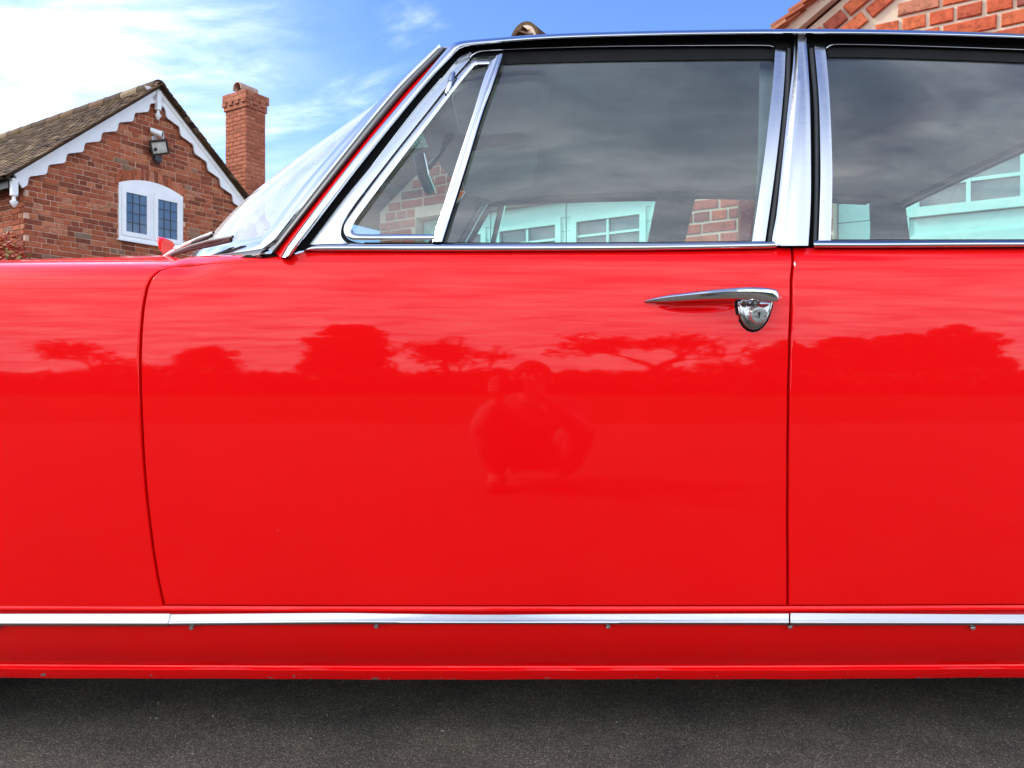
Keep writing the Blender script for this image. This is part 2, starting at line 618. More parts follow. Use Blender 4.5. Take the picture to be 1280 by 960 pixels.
def lay(B, a0, a1, z0, z1, inside, single, header_every=5):
    """running courses over a0..a1, z0..z1"""
    row = 0
    z = z0 + BH / 2 + 0.005
    while z < z1:
        r = B.rnd
        head_row = (row % header_every == header_every - 1)
        a = a0 + JT / 2 + (0.0 if row % 2 == 0 else (0.1125 / 2 if head_row else 0.1125))
        if row % 2 and not head_row:
            if inside(a0 + 0.051, z, 0.05):
                B.put(a0 + 0.0515 + JT / 2, z, 'h', single(a0, z))
        while a < a1 - 0.05:
            kind = 'h' if (head_row or r.random() < 0.10) else 's'
            L = 0.1025 if kind == 'h' else BL
            if a + L > a1 + 0.002:
                L = a1 - a
                kind = 's' if L > .13 else 'h'
                if L < .035:
                    break
                if inside(a + L / 2, z, L / 2):
                    B.put(a + L / 2, z, kind, single(a + L / 2, z), sx=L / (BL if kind == 's' else .1025))
                    break
            if inside(a + L / 2, z, L / 2):
                B.put(a + L / 2, z, kind, single(a + L / 2, z))
            else:                                   # cut brick: the longest run that fits
                m = 22
                ok = [inside(a + L * (i + .5) / m, z, L / m / 2) for i in range(m)]
                best, i = (0, 0), 0
                while i < m:
                    j = i
                    while j < m and ok[j]:
                        j += 1
                    if j - i > best[1]:
                        best = (i, j - i)
                    i = j + 1
                ln = best[1] * L / m
                if ln > 0.035:
                    c = a + L * best[0] / m + ln / 2
                    kd = 's' if ln > .13 else 'h'
                    B.put(c, z, kd, single(c, z), sx=ln / (BL if kd == 's' else .1025))
            a += L + JT
        z += BH + JT
        row += 1

ZV = Vector((0, 0, 1))


def V2(p, z=0.0):
    return Vector((p[0], p[1], z))


# ------------------------------------------------------------------ brick house, left
HG, HS = Vector((0.53, 0.848, 0)).normalized(), Vector((-0.848, 0.53, 0)).normalized()
HC = Vector((-6.53, 10.3, 0))
HN = -HS                                            # gable wall looks to the right
PIT = math.atan(0.869)
AP_U, AP_Z, WID = 1.90, 5.28, 3.80


def hdeck(u):
    return AP_Z + 0.02 - 0.869 * abs(u - AP_U)


def HP(u, d, z):
    return HC + HG * u + HS * d + ZV * z


house = thing('brick_house', 'red brick house with white scalloped bargeboards and tiled roof', 'house', HP(1.9, 2.5, 0))
mb = MB()
wt = lambda u: hdeck(u) - 0.09
mb.prism([(0.008, 0), (WID - .008, 0), (WID - .008, wt(WID)), (AP_U, wt(AP_U)), (0.008, wt(0))], HP(0, 0.3, 0), HG, ZV, -HS, 0.3)
mb.prism([(0, 0), (6.99, 0), (6.99, 3.50), (0, 3.50)], HP(0.3, 0.31, 0), HS, ZV, -HG, 0.3)
mb.prism([(0, 0), (6.99, 0), (6.99, 3.50), (0, 3.50)], HP(WID - .3, 0.31, 0), HS, ZV, HG, 0.3)
mb.prism([(0.31, 0), (WID - .31, 0), (WID - .31, 3.4), (AP_U, wt(AP_U) - .1), (.31, 3.4)], HP(0, 7.3, 0), HG, ZV, -HS, 0.3)
hwall = mb.build('wall', M['mortar_h'], house)
W0, W1, WZ0, WZ1, WARC = 1.31, 2.375, 2.86, 3.69, 0.12
wc, whw = (W0 + W1) / 2, (W1 - W0) / 2


def warch(u):
    return WZ1 + WARC * (1 - ((u - wc) / whw) ** 2)


def in_gable(a, z, hl):
    top = wt(0) - 0.0
    for s in (-1, 1):
        if z + 0.04 > wt(a + s * hl) + 0.02:
            return False
    if a + hl > W0 - 0.006 and a - hl < W1 + 0.006 and WZ0 - 0.04 < z < warch(min(max(a, W0), W1)) + (0.145 if W0 - .02 < a < W1 + .02 else 0):
        return False
    return True


def vis_h(a, z):
    p = HP(a, 0, z)
    px, py = 640 + p.x / p.y * F, 480 - (p.z - CAM_H) / p.y * F
    return -5 < px < 300 and py < 331 and not (px > 225 and py > 300)


B = Bricks('h', HP(0, 0, 0), HG, hwall, 3)
lay(B, 0.0, WID, 0.0, 5.3, in_gable, vis_h, 4)
# arch of bricks on edge over the window
for k in range(15):
    u = W0 + 0.035 + k * (2 * whw - 0.07) / 14
    ang = (u - wc) / whw * 0.36
    B.put(u + 0.075 * math.sin(ang), warch(u) + 0.012 + 0.055 * math.cos(ang), 'v', True, rot=-ang if False else ang, sx=1.0)
# left side wall
B2 = Bricks('h', HP(0, 7.3, 0), -HS, hwall, 4)
lay(B2, 0.0, 7.3, 0.0, 3.5, lambda a, z, hl: True, lambda a, z: a > 6.55 and z > 2.25, 4)
print('house single bricks', B.count, B2.count)
B.done(M['brick_h'])
B2.done(M['brick_h'])

# roof deck, battens of tiles
mb = MB()
for sgn in (-1, 1):
    ue = AP_U + sgn * (AP_U + 0.26)
    mb.prism([(AP_U, hdeck(AP_U)), (ue, hdeck(ue)), (ue, hdeck(ue) - .05), (AP_U, hdeck(AP_U) - .05)], HP(0, 7.4, 0), HG, ZV, -HS, 7.4 + 0.10)
hroof = mb.build('roof', M['tile'], house)


def tile_mesh(seed, mat, w=0.163, l=0.15, t=0.013):
    r = random.Random(seed)
    j = lambda s: r.uniform(-s, s)
    vs, camber = [], 0.004
    for zt in (0.0, -t):
        for y in (0.0, l):
            for x in (-1, 0, 1):
                vs.append((x * w / 2 + j(.0015), y + j(.002) if y == 0 else y, zt + (camber if x == 0 else 0) + j(.0012)))
    fs = [(0, 1, 4, 3), (1, 2, 5, 4), (9, 10, 7, 6), (10, 11, 8, 7), (0, 6, 7, 1), (1, 7, 8, 2), (0, 3, 9, 6), (2, 8, 11, 5)]
    me = bpy.data.meshes.new('roof_tile')
    me.from_pydata(vs, [], fs)
    me.materials.append(mat)
    return me


TM = [tile_mesh(200 + i, M['tile']) for i in range(6)]
TMO = [tile_mesh(230 + i, M['tile_o']) for i in range(4)]


def tiles(roof, org, along, upv, n_along, n_rows, meshes, single, cap, seed=1, gauge=0.1, w=0.165):
    """org: eave corner; along: unit along the eave; upv: unit up the slope"""
    r = random.Random(seed)
    nrm = along.cross(upv).normalized()
    if nrm.z < 0:
        nrm = -nrm
    ax = upv.cross(nrm)
    base = Matrix((ax, upv, nrm)).transposed().to_4x4()
    lst = []
    for i in range(n_rows):
        for k in range(n_along + 1):
            a = max(0.0, (k - (0.5 if i % 2 else 0.0)) * w)
            p = org + along * a + upv * (i * gauge) + nrm * (0.024 + r.uniform(-.003, .003))
            lst.append((p, i))
    cand = [(p.length, j) for j, (p, i) in enumerate(lst) if single(p)]
    cand.sort()
    pick = {j for _, j in cand[:cap]}
    mb = MB()
    for j, (p, i) in enumerate(lst):
        m = Matrix.Translation(p) @ base @ Matrix.Rotation(R(-5.5) + r.uniform(-.015, .015), 4, 'X') @ Matrix.Rotation(r.uniform(-.02, .02), 4, 'Z')
        me = r.choice(meshes)
        if j in pick:
            o = bpy.data.objects.new('roof_tile', me)
            C.objects.link(o)
            o.parent = roof
            o.matrix_local = m
        else:
            mb.add([m @ v.co for v in me.vertices], [tuple(q.vertices) for q in me.polygons])
    if mb.v:
        o = mb.build('tiling', meshes[0].materials[0], roof, fix=False)
        o['kind'] = 'stuff'


def in_view(p):
    px, py = 640 + p.x / p.y * F, 480 - (p.z - CAM_H) / p.y * F
    return -15 < px < 1295 and -15 < py < 335


ue = AP_U - (AP_U + 0.30)
upL = (HG * math.cos(PIT) + ZV * math.sin(PIT))
tiles(hroof, HP(ue, -0.12, hdeck(ue)), HS, upL, 45, 29, TM, in_view, 300, 5)
upR = (-HG * math.cos(PIT) + ZV * math.sin(PIT))
ur = AP_U + (AP_U + 0.30)
tiles(hroof, HP(ur, -0.12, hdeck(ur)), HS, upR, 45, 29, TM, lambda p: False, 0, 6)
# ridge tiles
for k in range(17):
    mb = MB()
    d0 = -0.13 + k * 0.45
    rows = []
    for d, rr in ((d0, 0.118), (d0 + 0.445, 0.112)):
        rows.append([HP(AP_U + rr * math.cos(t), d, hdeck(AP_U) - 0.03 + rr * math.sin(t) * 0.95) for t in np.linspace(-0.35, math.pi + 0.35, 13)])
    for d, rr in ((d0 + 0.445, 0.098), (d0, 0.104)):
        rows.append([HP(AP_U + rr * math.cos(t), d, hdeck(AP_U) - 0.03 + rr * math.sin(t) * 0.95) for t in np.linspace(-0.35, math.pi + 0.35, 13)])
    rows.append(rows[0])
    mb.grid(rows)
    mb.build('ridge_tile', M['tile'], hroof)
mb = MB()
mb.prism([(AP_U + .10 * math.cos(t), hdeck(AP_U) - .03 + .095 * math.sin(t)) for t in np.linspace(-.35, math.pi + .35, 11)], HP(0, 0.2, 0), HG, ZV, -HS, 0.29)
mb.build('mortar_bedding', M['mortar_h'], hroof)


# bargeboards
def bargeboard(sgn):
    L = (AP_U + 0.17) / math.cos(PIT)
    dirv = (HG * (-sgn) * math.cos(PIT) + ZV * math.sin(PIT))      # up the slope, towards the apex
    per = dirv.cross(HN)
    if per.z > 0:
        per = -per
    org = HP(AP_U + sgn * (AP_U + 0.17), -0.045, hdeck(AP_U + sgn * (AP_U + 0.17)) - 0.035)
    lam, n = 0.33, 120
    lo = []
    for i in range(n + 1):
        l = L * i / n
        ph = 2 * math.pi * (L - l) / lam
        w = 0.168 + 0.032 * math.sin(ph) + 0.008 * math.sin(2 * ph)
        lo.append((l, w))
    poly = [(0, 0.0)] + [(0, 0.19)] + lo[2:] + [(L + 0.12, 0.15), (L + 0.12, 0.0)]
    # cut on the apex plane: the far end runs behind the other board's centre post
    poly = [(0, 0.0), (-0.02, 0.20)] + lo[2:-1] + [(L + 0.14, 0.16), (L, 0.0)]
    mbb = MB()
    mbb.prism(poly, org, dirv, per, HN, 0.026)
    o = mbb.build('bargeboard', M['white'], house)
    mm = MB()
    mm.prism([(0, -0.004), (0, 0.058), (L + .05, 0.058), (L - .0035, -0.004)], org + HN * 0.026, dirv, per, HN, 0.016)
    mm.prism([(0, -0.008), (0, 0.016), (L + .01, 0.016), (L - .007, -0.008)], org + HN * 0.042, dirv, per, HN, 0.012)
    mm.build('moulding', M['white'], o)


bargeboard(-1)
bargeboard(1)


def finial(u, ztop, post):
    mb = MB()
    mb.box(HP(u, -0.075, ztop - post / 2), HG * 0.036, HS * 0.036, ZV * post / 2)
    z = ztop - post
    mb.lathe([(0.001, 0), (0.046, 0), (0.050, -.012), (0.046, -.026), (0.022, -.032), (0.020, -.05), (0.026, -.085), (0.048, -.095), (0.046, -.115), (0.02, -.165), (0.001, -.18)],
             HP(u, -0.075, z), ZV, HG, 12)
    mb.build('finial', M['white'], house, smooth=True)


finial(AP_U, AP_Z - 0.06, 0.27)
finial(-0.16, 3.40, 0.20)
finial(WID + 0.16, 3.40, 0.20)

# fascia, gutter on the left eave
mb = MB()
mb.box(HP(-0.20, 3.65, 3.37), HG * 0.012, HS * 3.68, ZV * 0.09)
mb.box(HP(-0.095, 3.65, 3.345), HG * 0.09, HS * 3.68, ZV * 0.008)
mb.build('fascia', M['blackplastic'], house)
mb = MB()
rows = []
for d in (-0.06, 7.3):
    rows.append([HP(-0.275 + 0.058 * math.cos(t), d, 3.435 + 0.058 * math.sin(t)) for t in np.linspace(math.pi, 2 * math.pi, 9)] +
                [HP(-0.275 + 0.052 * math.cos(t), d, 3.435 + 0.052 * math.sin(t)) for t in np.linspace(2 * math.pi, math.pi, 9)])
mb.grid(rows, close=True)
mb.f.append(tuple(range(18)))
mb.build('gutter', M['blackplastic'], house)

# arched window with two leaded casements
mb = MB()
n = 17
arc = [(W0 + 2 * whw * i / (n - 1), warch(W0 + 2 * whw * i / (n - 1))) for i in range(n)]
o0 = HP(0, 0.05, 0)
fd = 0.065
head = [(u, z) for u, z in arc] + [(W1, WZ1 - 0.055), (W0, WZ1 - 0.055)]
mb.prism(head, o0, HG, ZV, HN, fd)
mb.prism([(W0, WZ0), (W1, WZ0), (W1, WZ0 + .055), (W0, WZ0 + .055)], o0, HG, ZV, HN, fd)
mb.prism([(W0 - .03, WZ0 - .03), (W1 + .03, WZ0 - .03), (W1 + .03, WZ0 - .002), (W0 - .03, WZ0 - .002)], o0, HG, ZV, HN, fd + .04)
for a, b in ((W0, W0 + .04), (W1 - .04, W1), (wc - .025, wc + .025)):
    mb.prism([(a, WZ0 + .055), (b, WZ0 + .055), (b, WZ1 - .055), (a, WZ1 - .055)], o0, HG, ZV, HN, fd - 0.002)
win = mb.build('window', M['white'], house)
for a, b in ((W0 + .042, wc - .027), (wc + .027, W1 - .042)):
    z0, z1 = WZ0 + .057, WZ1 - .057
    s = 0.065
    mb = MB()
    mb.prism([(a, z0), (b, z0), (b, z0 + s), (a, z0 + s)], o0, HG, ZV, HN, fd + .012)
    mb.prism([(a, z1 - s), (b, z1 - s), (b, z1), (a, z1)], o0, HG, ZV, HN, fd + .012)
    mb.prism([(a, z0 + s), (a + s, z0 + s), (a + s, z1 - s), (a, z1 - s)], o0, HG, ZV, HN, fd + .012)
    mb.prism([(b - s, z0 + s), (b, z0 + s), (b, z1 - s), (b - s, z1 - s)], o0, HG, ZV, HN, fd + .012)
    mb.build('casement_frame', M['white'], win)
    ga, gb, gz0, gz1 = a + s, b - s, z0 + s, z1 - s
    for i in range(3):
        for k in range(4):
            pa, pb = ga + (gb - ga) * i / 3, ga + (gb - ga) * (i + 1) / 3
            qa, qb = gz0 + (gz1 - gz0) * k / 4, gz0 + (gz1 - gz0) * (k + 1) / 4
            mb = MB()
            tl = random.uniform(-.002, .002)
            wp, hq = pb - pa - .001, qb - qa - .001
            mb.prism([(.001, .001), (wp, .001), (wp, hq), (.001, hq)], o0 + HG * pa + ZV * qa + HN * .0525, HG + HN * tl * 3, ZV + HN * random.uniform(-.006, .006), HN, 0.006)
            mb.build('pane', M['pane'], win)
    mb = MB()
    for i in (1, 2):
        u = ga + (gb - ga) * i / 3
        mb.box(o0 + HG * u + ZV * (gz0 + gz1) / 2 + HN * .061, HG * .006, HN * .004, ZV * (gz1 - gz0) / 2)
    for k in (1, 2, 3):
        z = gz0 + (gz1 - gz0) * k / 4
        mb.box(o0 + HG * (ga + gb) / 2 + ZV * z + HN * .0605, HG * (gb - ga) / 2, HN * .0038, ZV * .006)
    mb.build('lead_strip', M['lead'], win)

# external chimney stack on the far side wall
CK = HP(4.10, 0.61, 0)
CA, CB = 0.5725, 0.4475
CZ = 5.786
mb = MB()


def cblock(grow, z0, z1, gb=None):
    c = CK + HS * CA / 2 + HG * CB / 2 + ZV * (z0 + z1) / 2
    mb.box(c, HS * (CA / 2 + grow), HG * (CB / 2 + grow), ZV * (z1 - z0) / 2)


cblock(-0.006, 0.0, CZ)
cblock(0.022, CZ, CZ + .075)
cblock(0.022, CZ + .075, CZ + .15)
cblock(0.040, CZ + .15, CZ + .30)
chim = mb.build('chimney', M['mortar_c'], house)


def chim_face(O, u, L, seed):
    b = Bricks('c', O, u, chim, seed, proud=0.003)
    row = 0
    z = 3.9
    while z + 0.07 < CZ + .002:
        a = 0.0
        zz = CZ - (round((CZ - z) / 0.075)) * 0.075
        seq = ['s'] * 6 if row % 2 == 0 else ['h'] + ['s'] * 6
        for kd in seq:
            ln = BL if kd == 's' else 0.1025
            if a + ln > L + .004:
                kd, ln = 'h', 0.1025
                if a + ln > L + .006:
                    break
            b.put(a + ln / 2, zz + 0.0375, kd)
            a += ln + JT
        z += 0.075
        row += 1
    y = b.y
    def course(z, grow, row, dent=False):
        a = -grow
        first = True
        while a < L + grow - 0.05:
            kd = 's' if not (first and row % 2) else 'h'
            ln = BL if kd == 's' else .1025
            if a + ln > L + grow + .005:
                kd, ln = 'h', min(.1025, L + grow - a)
            if dent:
                kd, ln = 'h', 0.1025
            b.put(a + ln / 2, z + .0375, kd, proud=grow + .004)
            a += ln + (JT if not dent else 0.075)
            first = False
    course(CZ, .022, 0)
    course(CZ + .075, .046, 1, dent=True)
    course(CZ + .15, .040, 1)
    course(CZ + .225, .040, 0)


chim_face(CK + HS * CA, -HS, CA, 31)
chim_face(CK, HG, CB, 32)
# flue plinth and half round hood
mb = MB()
mb.box(CK + HS * CA / 2 + HG * CB / 2 + ZV * (CZ + .345), HS * 0.09, HG * 0.13, ZV * 0.045)
mb.build('flue_plinth', M['brick_c'], chim)
mb = MB()
hc0 = CK + HS * CA / 2 + HG * (CB / 2 - 0.20) + ZV * (CZ + .405)
rows = []
for gg, rr in ((0, .115), (.40, .115), (.40, .10), (0, .10)):
    rows.append([hc0 + HG * gg + HS * rr * math.cos(t) + ZV * rr * math.sin(t) for t in np.linspace(-.25, math.pi + .25, 13)])
rows.append(rows[0])
mb.grid(rows)
for gg in (.08, .32):
    for ss in (-.085, .085):
        mb.box(hc0 + HG * gg + HS * ss - ZV * .02, HG * .03, HS * .015, ZV * .035)
mb.build('flue_hood', M['clay'], chim)

# floodlight and camera on the gable (both screwed to the wall but things of their own)
fl = thing('floodlight', 'black square floodlight tilted on the gable wall, sensor below', 'floodlight', HP(1.90, -.02, 4.33))
o = HP(1.86, -0.16, 4.33)
ax = (HG * 0.9 + HS * -0.44).normalized()
nn = (HN * 0.80 - HG * 0.25 - ZV * 0.42).normalized()
ax = (ax - nn * ax.dot(nn)).normalized()
az = nn.cross(ax)
ax, az = ax * math.cos(R(14)) + az * math.sin(R(14)), az * math.cos(R(14)) - ax * math.sin(R(14))
if az.z < 0:
    az = -az
mb = MB()
mb.prism([(-.13, -.11), (.13, -.11), (.13, .11), (-.13, .11)], o - nn * .02, ax, az, nn, .035)
mb.prism([(-.10, -.085), (.10, -.085), (.10, .085), (-.10, .085)], o - nn * .06, ax, az, nn, .04)
for a, b, c, d in ((-.13, .13, .085, .11), (-.13, .13, -.11, -.085), (-.13, -.105, -.085, .085), (.105, .13, -.085, .085)):
    mb.prism([(a, c), (b, c), (b, d), (a, d)], o + nn * .015, ax, az, nn, .018)
mb.build('lamp_body', M['blackplastic'], fl)
mb = MB()
mb.prism([(-.104, -.084), (.104, -.084), (.104, .084), (-.104, .084)], o + nn * .0155, ax, az, nn, .006)
mb.build('lens', plain('floodlight_lens', (0.55, 0.56, 0.52), 0.15, var=.2, scale=15), fl)
mb = MB()
mb.box(HP(1.86, -.05, 4.30), HG * .035, HS * .05, ZV * .05)
mb.box(HP(1.80, -.10, 4.28), HG * .012, HS * .09, ZV * .02)
mb.box(HP(1.97, -.10, 4.28), HG * .012, HS * .09, ZV * .02)
mb.build('bracket', M['blackplastic'], fl)
mb = MB()
mb.box(HP(1.87, -.10, 4.165), HG * .055, HS * .035, ZV * .035)
mb.lathe([(.001, -.06), (.03, -.05), (.042, -.02), (.045, .0), (.001, .001)], HP(1.87, -.11, 4.13), ZV, HG, 14)
mb.build('motion_sensor', M['blackplastic'], fl, smooth=True)
cc = thing('security_camera', 'white bullet security camera on the gable just above the floodlight', 'camera', HP(1.90, -.02, 4.53))
o = HP(1.86, -0.10, 4.56)
dv = (HN * .75 + HG * .55 - ZV * .35).normalized()
mb = MB()
mb.lathe([(.001, -.09), (.04, -.09), (.05, -.08), (.052, .07), (.056, .072), (.056, .10), (.046, .10), (.046, .085)], o, dv, ZV, 20)
mb.build('housing', M['white'], cc, smooth=True)
mb = MB()
mb.lathe([(.047, .086), (.02, .088), (.001, .088)], o, dv, ZV, 20)
mb.build('lens', M['blackplastic'], cc)
mb = MB()
mb.tube([HP(1.88, 0, 4.49), HP(1.88, -.05, 4.49), o - dv * .02 - ZV * .03], .016, 8)
mb.lathe([(.001, .012), (.045, .012), (.05, 0)], HP(1.88, 0, 4.49), HN, ZV, 16)
mb.build('bracket', M['white'], cc, smooth=True)


# red leaved shrub at the near corner of the house
def leaf_cloud(mb, centre, rad, n, size, rnd, shell=0.35):
    for _ in range(n):
        while True:
            p = Vector((rnd.uniform(-1, 1), rnd.uniform(-1, 1), rnd.uniform(-1, 1)))
            if shell < p.length <= 1:
                break
        c = Vector(centre) + Vector((p.x * rad[0], p.y * rad[1], p.z * rad[2]))
        a = Vector((rnd.gauss(0, 1), rnd.gauss(0, 1), rnd.gauss(0, .7))).normalized()
        b = a.cross(Vector((rnd.gauss(0, 1), rnd.gauss(0, 1), rnd.gauss(0, 1)))).normalized()
        s = size * rnd.uniform(.6, 1.3)
        mb.add([c - a * s, c + b * s * .4, c + a * s, c - b * s * .4], [(0, 1, 2, 3)])


rnd = random.Random(5)
sb = thing('red_shrub', 'red leaved shrub standing at the lit corner of the brick house', 'shrub', (-6.62, 9.75, 0))
mb = MB()
tops = []
for k in range(9):
    a = rnd.uniform(0, 6.28)
    r = rnd.uniform(.1, .42)
    tops.append(Vector((-6.62 + r * math.cos(a), 9.75 + r * math.sin(a), rnd.uniform(1.7, 2.35))))
for t in tops:
    mb.tube([(-6.62, 9.75, 0), ((t.x - 6.62) / 2, (t.y + 9.75) / 2, t.z * .5), t], [.025, .016, .006], 5)
mb.build('stem', M['bark'], sb)
mb = MB()
for t in tops:
    leaf_cloud(mb, t, (.22, .22, .30), 220, .045, rnd, .1)
    leaf_cloud(mb, t - ZV * .6, (.30, .30, .5), 160, .045, rnd, .1)
mb.build('foliage', M['leaf_red'], sb, fix=False)

# ------------------------------------------------------------------ two brick garages with mint doors, behind the car
GE, GB = Vector((0.848, -0.53, 0)).normalized(), Vector((0.53, 0.848, 0)).normalized()
GN = -GB


def leaf(parent, O, s0, s1, ws0, ws1, ztop, inset=0.10):
    """one boarded garage door leaf with a small glazed light; O: plane origin"""
    P = lambda s, z, off=0.0: O + GE * s + GB * (inset - off) + ZV * z
    mb = MB()
    w0, w1, wz0, wz1 = ws0, ws1, 1.54, 1.85
    def slab(a, b, z0, z1, off0, th):
        mb.prism([(a, z0), (b, z0), (b, z1), (a, z1)], P(0, 0, off0), GE, ZV, GN, th)
    slab(s0 + .004, s1 - .004, .03, wz0 - .05, -.03, .02)
    slab(s0 + .004, w0 - .05, wz0 - .05, ztop, -.03, .02)
    slab(w1 + .05, s1 - .004, wz0 - .05, ztop, -.03, .02)
    slab(w0 - .05, w1 + .05, wz1 + .05, ztop, -.03, .02)
    d = mb.build('door', M['mint'], parent)
    # planks
    z = 0.035
    ph = 0.098
    while z < ztop - .02:
        zt = min(z + ph - .004, ztop)
        for a, b in (((s0 + .006, s1 - .006),) if (zt < wz0 - .05 or z > wz1 + .045) else ((s0 + .006, w0 - .045), (w1 + .045, s1 - .006))):
            if b - a > .02:
                m2 = MB()
                c = .003
                m2.prism([(a, z), (b, z), (b, zt), (a, zt)], P(0, 0, -.01), GE, ZV, GN, .012 + random.uniform(-.0012, .0012))
                m2.build('plank', M['mint'], d)
        z += ph
    mb = MB()
    for a, b, z0, z1 in ((w0 - .045, w0, wz0 - .045, wz1 + .045), (w1, w1 + .045, wz0 - .045, wz1 + .045), (w0, w1, wz0 - .045, wz0), (w0, w1, wz1, wz1 + .045)):
        mb.prism([(a, z0), (b, z0), (b, z1), (a, z1)], P(0, 0, -.02), GE, ZV, GN, .034)
    mb.build('window_frame', M['mint'], d)
    mb = MB()
    sm = (w0 + w1) / 2
    mb.prism([(sm - .009, wz0), (sm + .009, wz0), (sm + .009, wz1), (sm - .009, wz1)], P(0, 0, -.02), GE, ZV, GN, .025)
    for k in (1, 2):
        zz = wz0 + (wz1 - wz0) * k / 3
        for a, b in ((w0, sm - .009), (sm + .009, w1)):
            mb.prism([(a, zz - .008), (b, zz - .008), (b, zz + .008), (a, zz + .008)], P(0, 0, -.02), GE, ZV, GN, .023)
    mb.build('glazing_bar', M['mint'], d)
    for k in range(3):
        for a, b in ((w0, sm), (sm, w1)):
            m2 = MB()
            m2.prism([(a, wz0 + (wz1 - wz0) * k / 3), (b, wz0 + (wz1 - wz0) * k / 3), (b, wz0 + (wz1 - wz0) * (k + 1) / 3), (a, wz0 + (wz1 - wz0) * (k + 1) / 3)], P(0, 0, -.022), GE, ZV, GN, .008)
            m2.build('pane', M['doorglass'], d)


# garage one: narrow gable straight behind the car
A1 = Vector((1.35, 4.80, 0))
g1 = thing('brick_garage', 'narrow brick garage with mint boarded doors seen through the front window', 'garage', A1 + GE * -1.4 + GB * 2)
S0, S1 = -2.87, 0.06
SA = (S0 + S1) / 2
AZ, TG = 3.10, 0.655
deck1 = lambda s: AZ + .06 - TG * abs(s - SA)
D0, D1, DH = -2.50, -0.36, 2.02
mb = MB()
mb.prism([(S0, 0), (D0, 0), (D0, DH), (D1, DH), (D1, 0), (S1, 0), (S1, deck1(S1) - .09), (SA, deck1(SA) - .09), (S0, deck1(S0) - .09)], A1 + GB * .22, GE, ZV, GN, .22)
for s, dr in ((S1, -1), (S0, 1)):
    mb.prism([(0.225, 0), (4.5, 0), (4.5, 2.2), (0.225, 2.2)], A1 + GE * (s + dr * .22), GB, ZV, GE * -dr, .22)
mb.prism([(S0 + .23, 0), (S1 - .23, 0), (S1 - .23, 2.2), (SA, 3.0), (S0 + .23, 2.2)], A1 + GB * 4.5, GE, ZV, GN, .2)
w1 = mb.build('wall', M['mortar_g'], g1)
B = Bricks('g', A1, GE, w1, 41)


def in_g1(a, z, hl):
    if z + .04 > min(deck1(a - hl), deck1(a + hl)) - .08:
        return False
    return not (a + hl > D0 and a - hl < D1 and z - .033 < DH + .01)


lay(B, S0, S1, 0, 3.2, in_g1, lambda a, z: z > 1.55 and (a < -1.55 or a > -.45), 4)
B.done(M['brick_g'])
B = Bricks('g', A1 + GE * S1, GB, w1, 42)
lay(B, 0, 4.5, 0, 2.2, lambda a, z, hl: True, lambda a, z: a < .5 and z > 1.55, 4)
B.done(M['brick_g'])
for s0, s1, a, b in ((-2.495, -1.845, -2.41, -1.93), (-1.845, -1.195, -1.76, -1.28), (-1.195, -0.545, -1.11, -0.63)):
    leaf(g1, A1, s0, s1, a, b, DH - .01)
mb = MB()
mb.prism([(-.542, 0.01), (D1 - .002, 0.01), (D1 - .002, DH - .002), (-.542, DH - .002)], A1 + GB * .14, GE, ZV, GN, .06)
mb.build('door_post', M['mint'], g1)
mb = MB()
for sg in (-1, 1):
    e = SA + sg * (1.47 + .2)
    mb.prism([(SA, deck1(SA)), (e, deck1(e)), (e, deck1(e) - .05), (SA, deck1(SA) - .05)], A1 + GB * 4.6, GE, ZV, GN, 4.6 + .10)
r1 = mb.build('roof', M['tile'], g1)
pit1 = math.atan(TG)
for sg in (-1, 1):
    e = SA + sg * 1.68
    tiles(r1, A1 + GE * e - GB * .12 + ZV * deck1(e), GB, (GE * -sg * math.cos(pit1) + ZV * math.sin(pit1)), 28, 20, TM, lambda p: False, 0, 60 + sg)
for k in range(10):
    mb = MB()
    d0 = -0.14 + k * .45
    rows = []
    for d, rr in ((d0, .118), (d0 + .445, .114), (d0 + .445, .094), (d0, .098)):
        rows.append([A1 + GE * (SA + rr * math.cos(t)) + GB * d + ZV * (deck1(SA) - .04 + rr * 1.15 * math.sin(t)) for t in np.linspace(-.3, math.pi + .3, 15)])
    rows.append(rows[0])
    mb.grid(rows)
    mb.build('ridge_tile', M['tile'], r1)
mb = MB()
cz = deck1(SA) - .04
mb.prism([(SA + .097 * math.cos(t), cz + .112 * math.sin(t)) for t in np.linspace(-.25, math.pi + .25, 15)], A1 + GB * .1, GE, ZV, GN, .2375)
mb.build('mortar_infill', M['mortar_g'], r1)
for k, (zz, hw) in enumerate(((.0, .082), (.033, .070), (.066, .045))):
    mb = MB()
    mb.box(A1 + GE * SA + GB * (-.1285) + ZV * (cz + zz), GE * hw, GB * .012, ZV * .0055)
    mb.build('tile_slip', M['tile_o'], r1)

# garage two: wide gable on the right, nearer
A2 = Vector((1.98, 3.52, 0))
g2 = thing('brick_garage', 'wide brick garage with raking bricks under its verge, rising over the car roof', 'garage', A2 + GE * 1.6 + GB * 2)
T0, T1, TA = -0.69, 3.89, 1.60
deck2 = lambda s: 2.385 + .65 * (TA + .756) - .65 * abs(s - TA)
E0, E1, EH = -0.475, 1.775, 2.10
mb = MB()
mb.prism([(T0, 0), (E0, 0), (E0, EH), (E1, EH), (E1, 0), (T1, 0), (T1, deck2(T1) - .02), (TA, deck2(TA) - .02), (T0, deck2(T0) - .02)], A2 + GB * .22, GE, ZV, GN, .22)
for s, dr in ((T1, -1), (T0, 1)):
    mb.prism([(0.225, 0), (5, 0), (5, 2.4), (0.225, 2.4)], A2 + GE * (s + dr * .22), GB, ZV, GE * -dr, .22)
mb.prism([(T0 + .23, 0), (T1 - .23, 0), (T1 - .23, 2.4), (TA, 3.8), (T0 + .23, 2.4)], A2 + GB * 5.0, GE, ZV, GN, .2)
w2 = mb.build('wall', M['mortar_g'], g2)
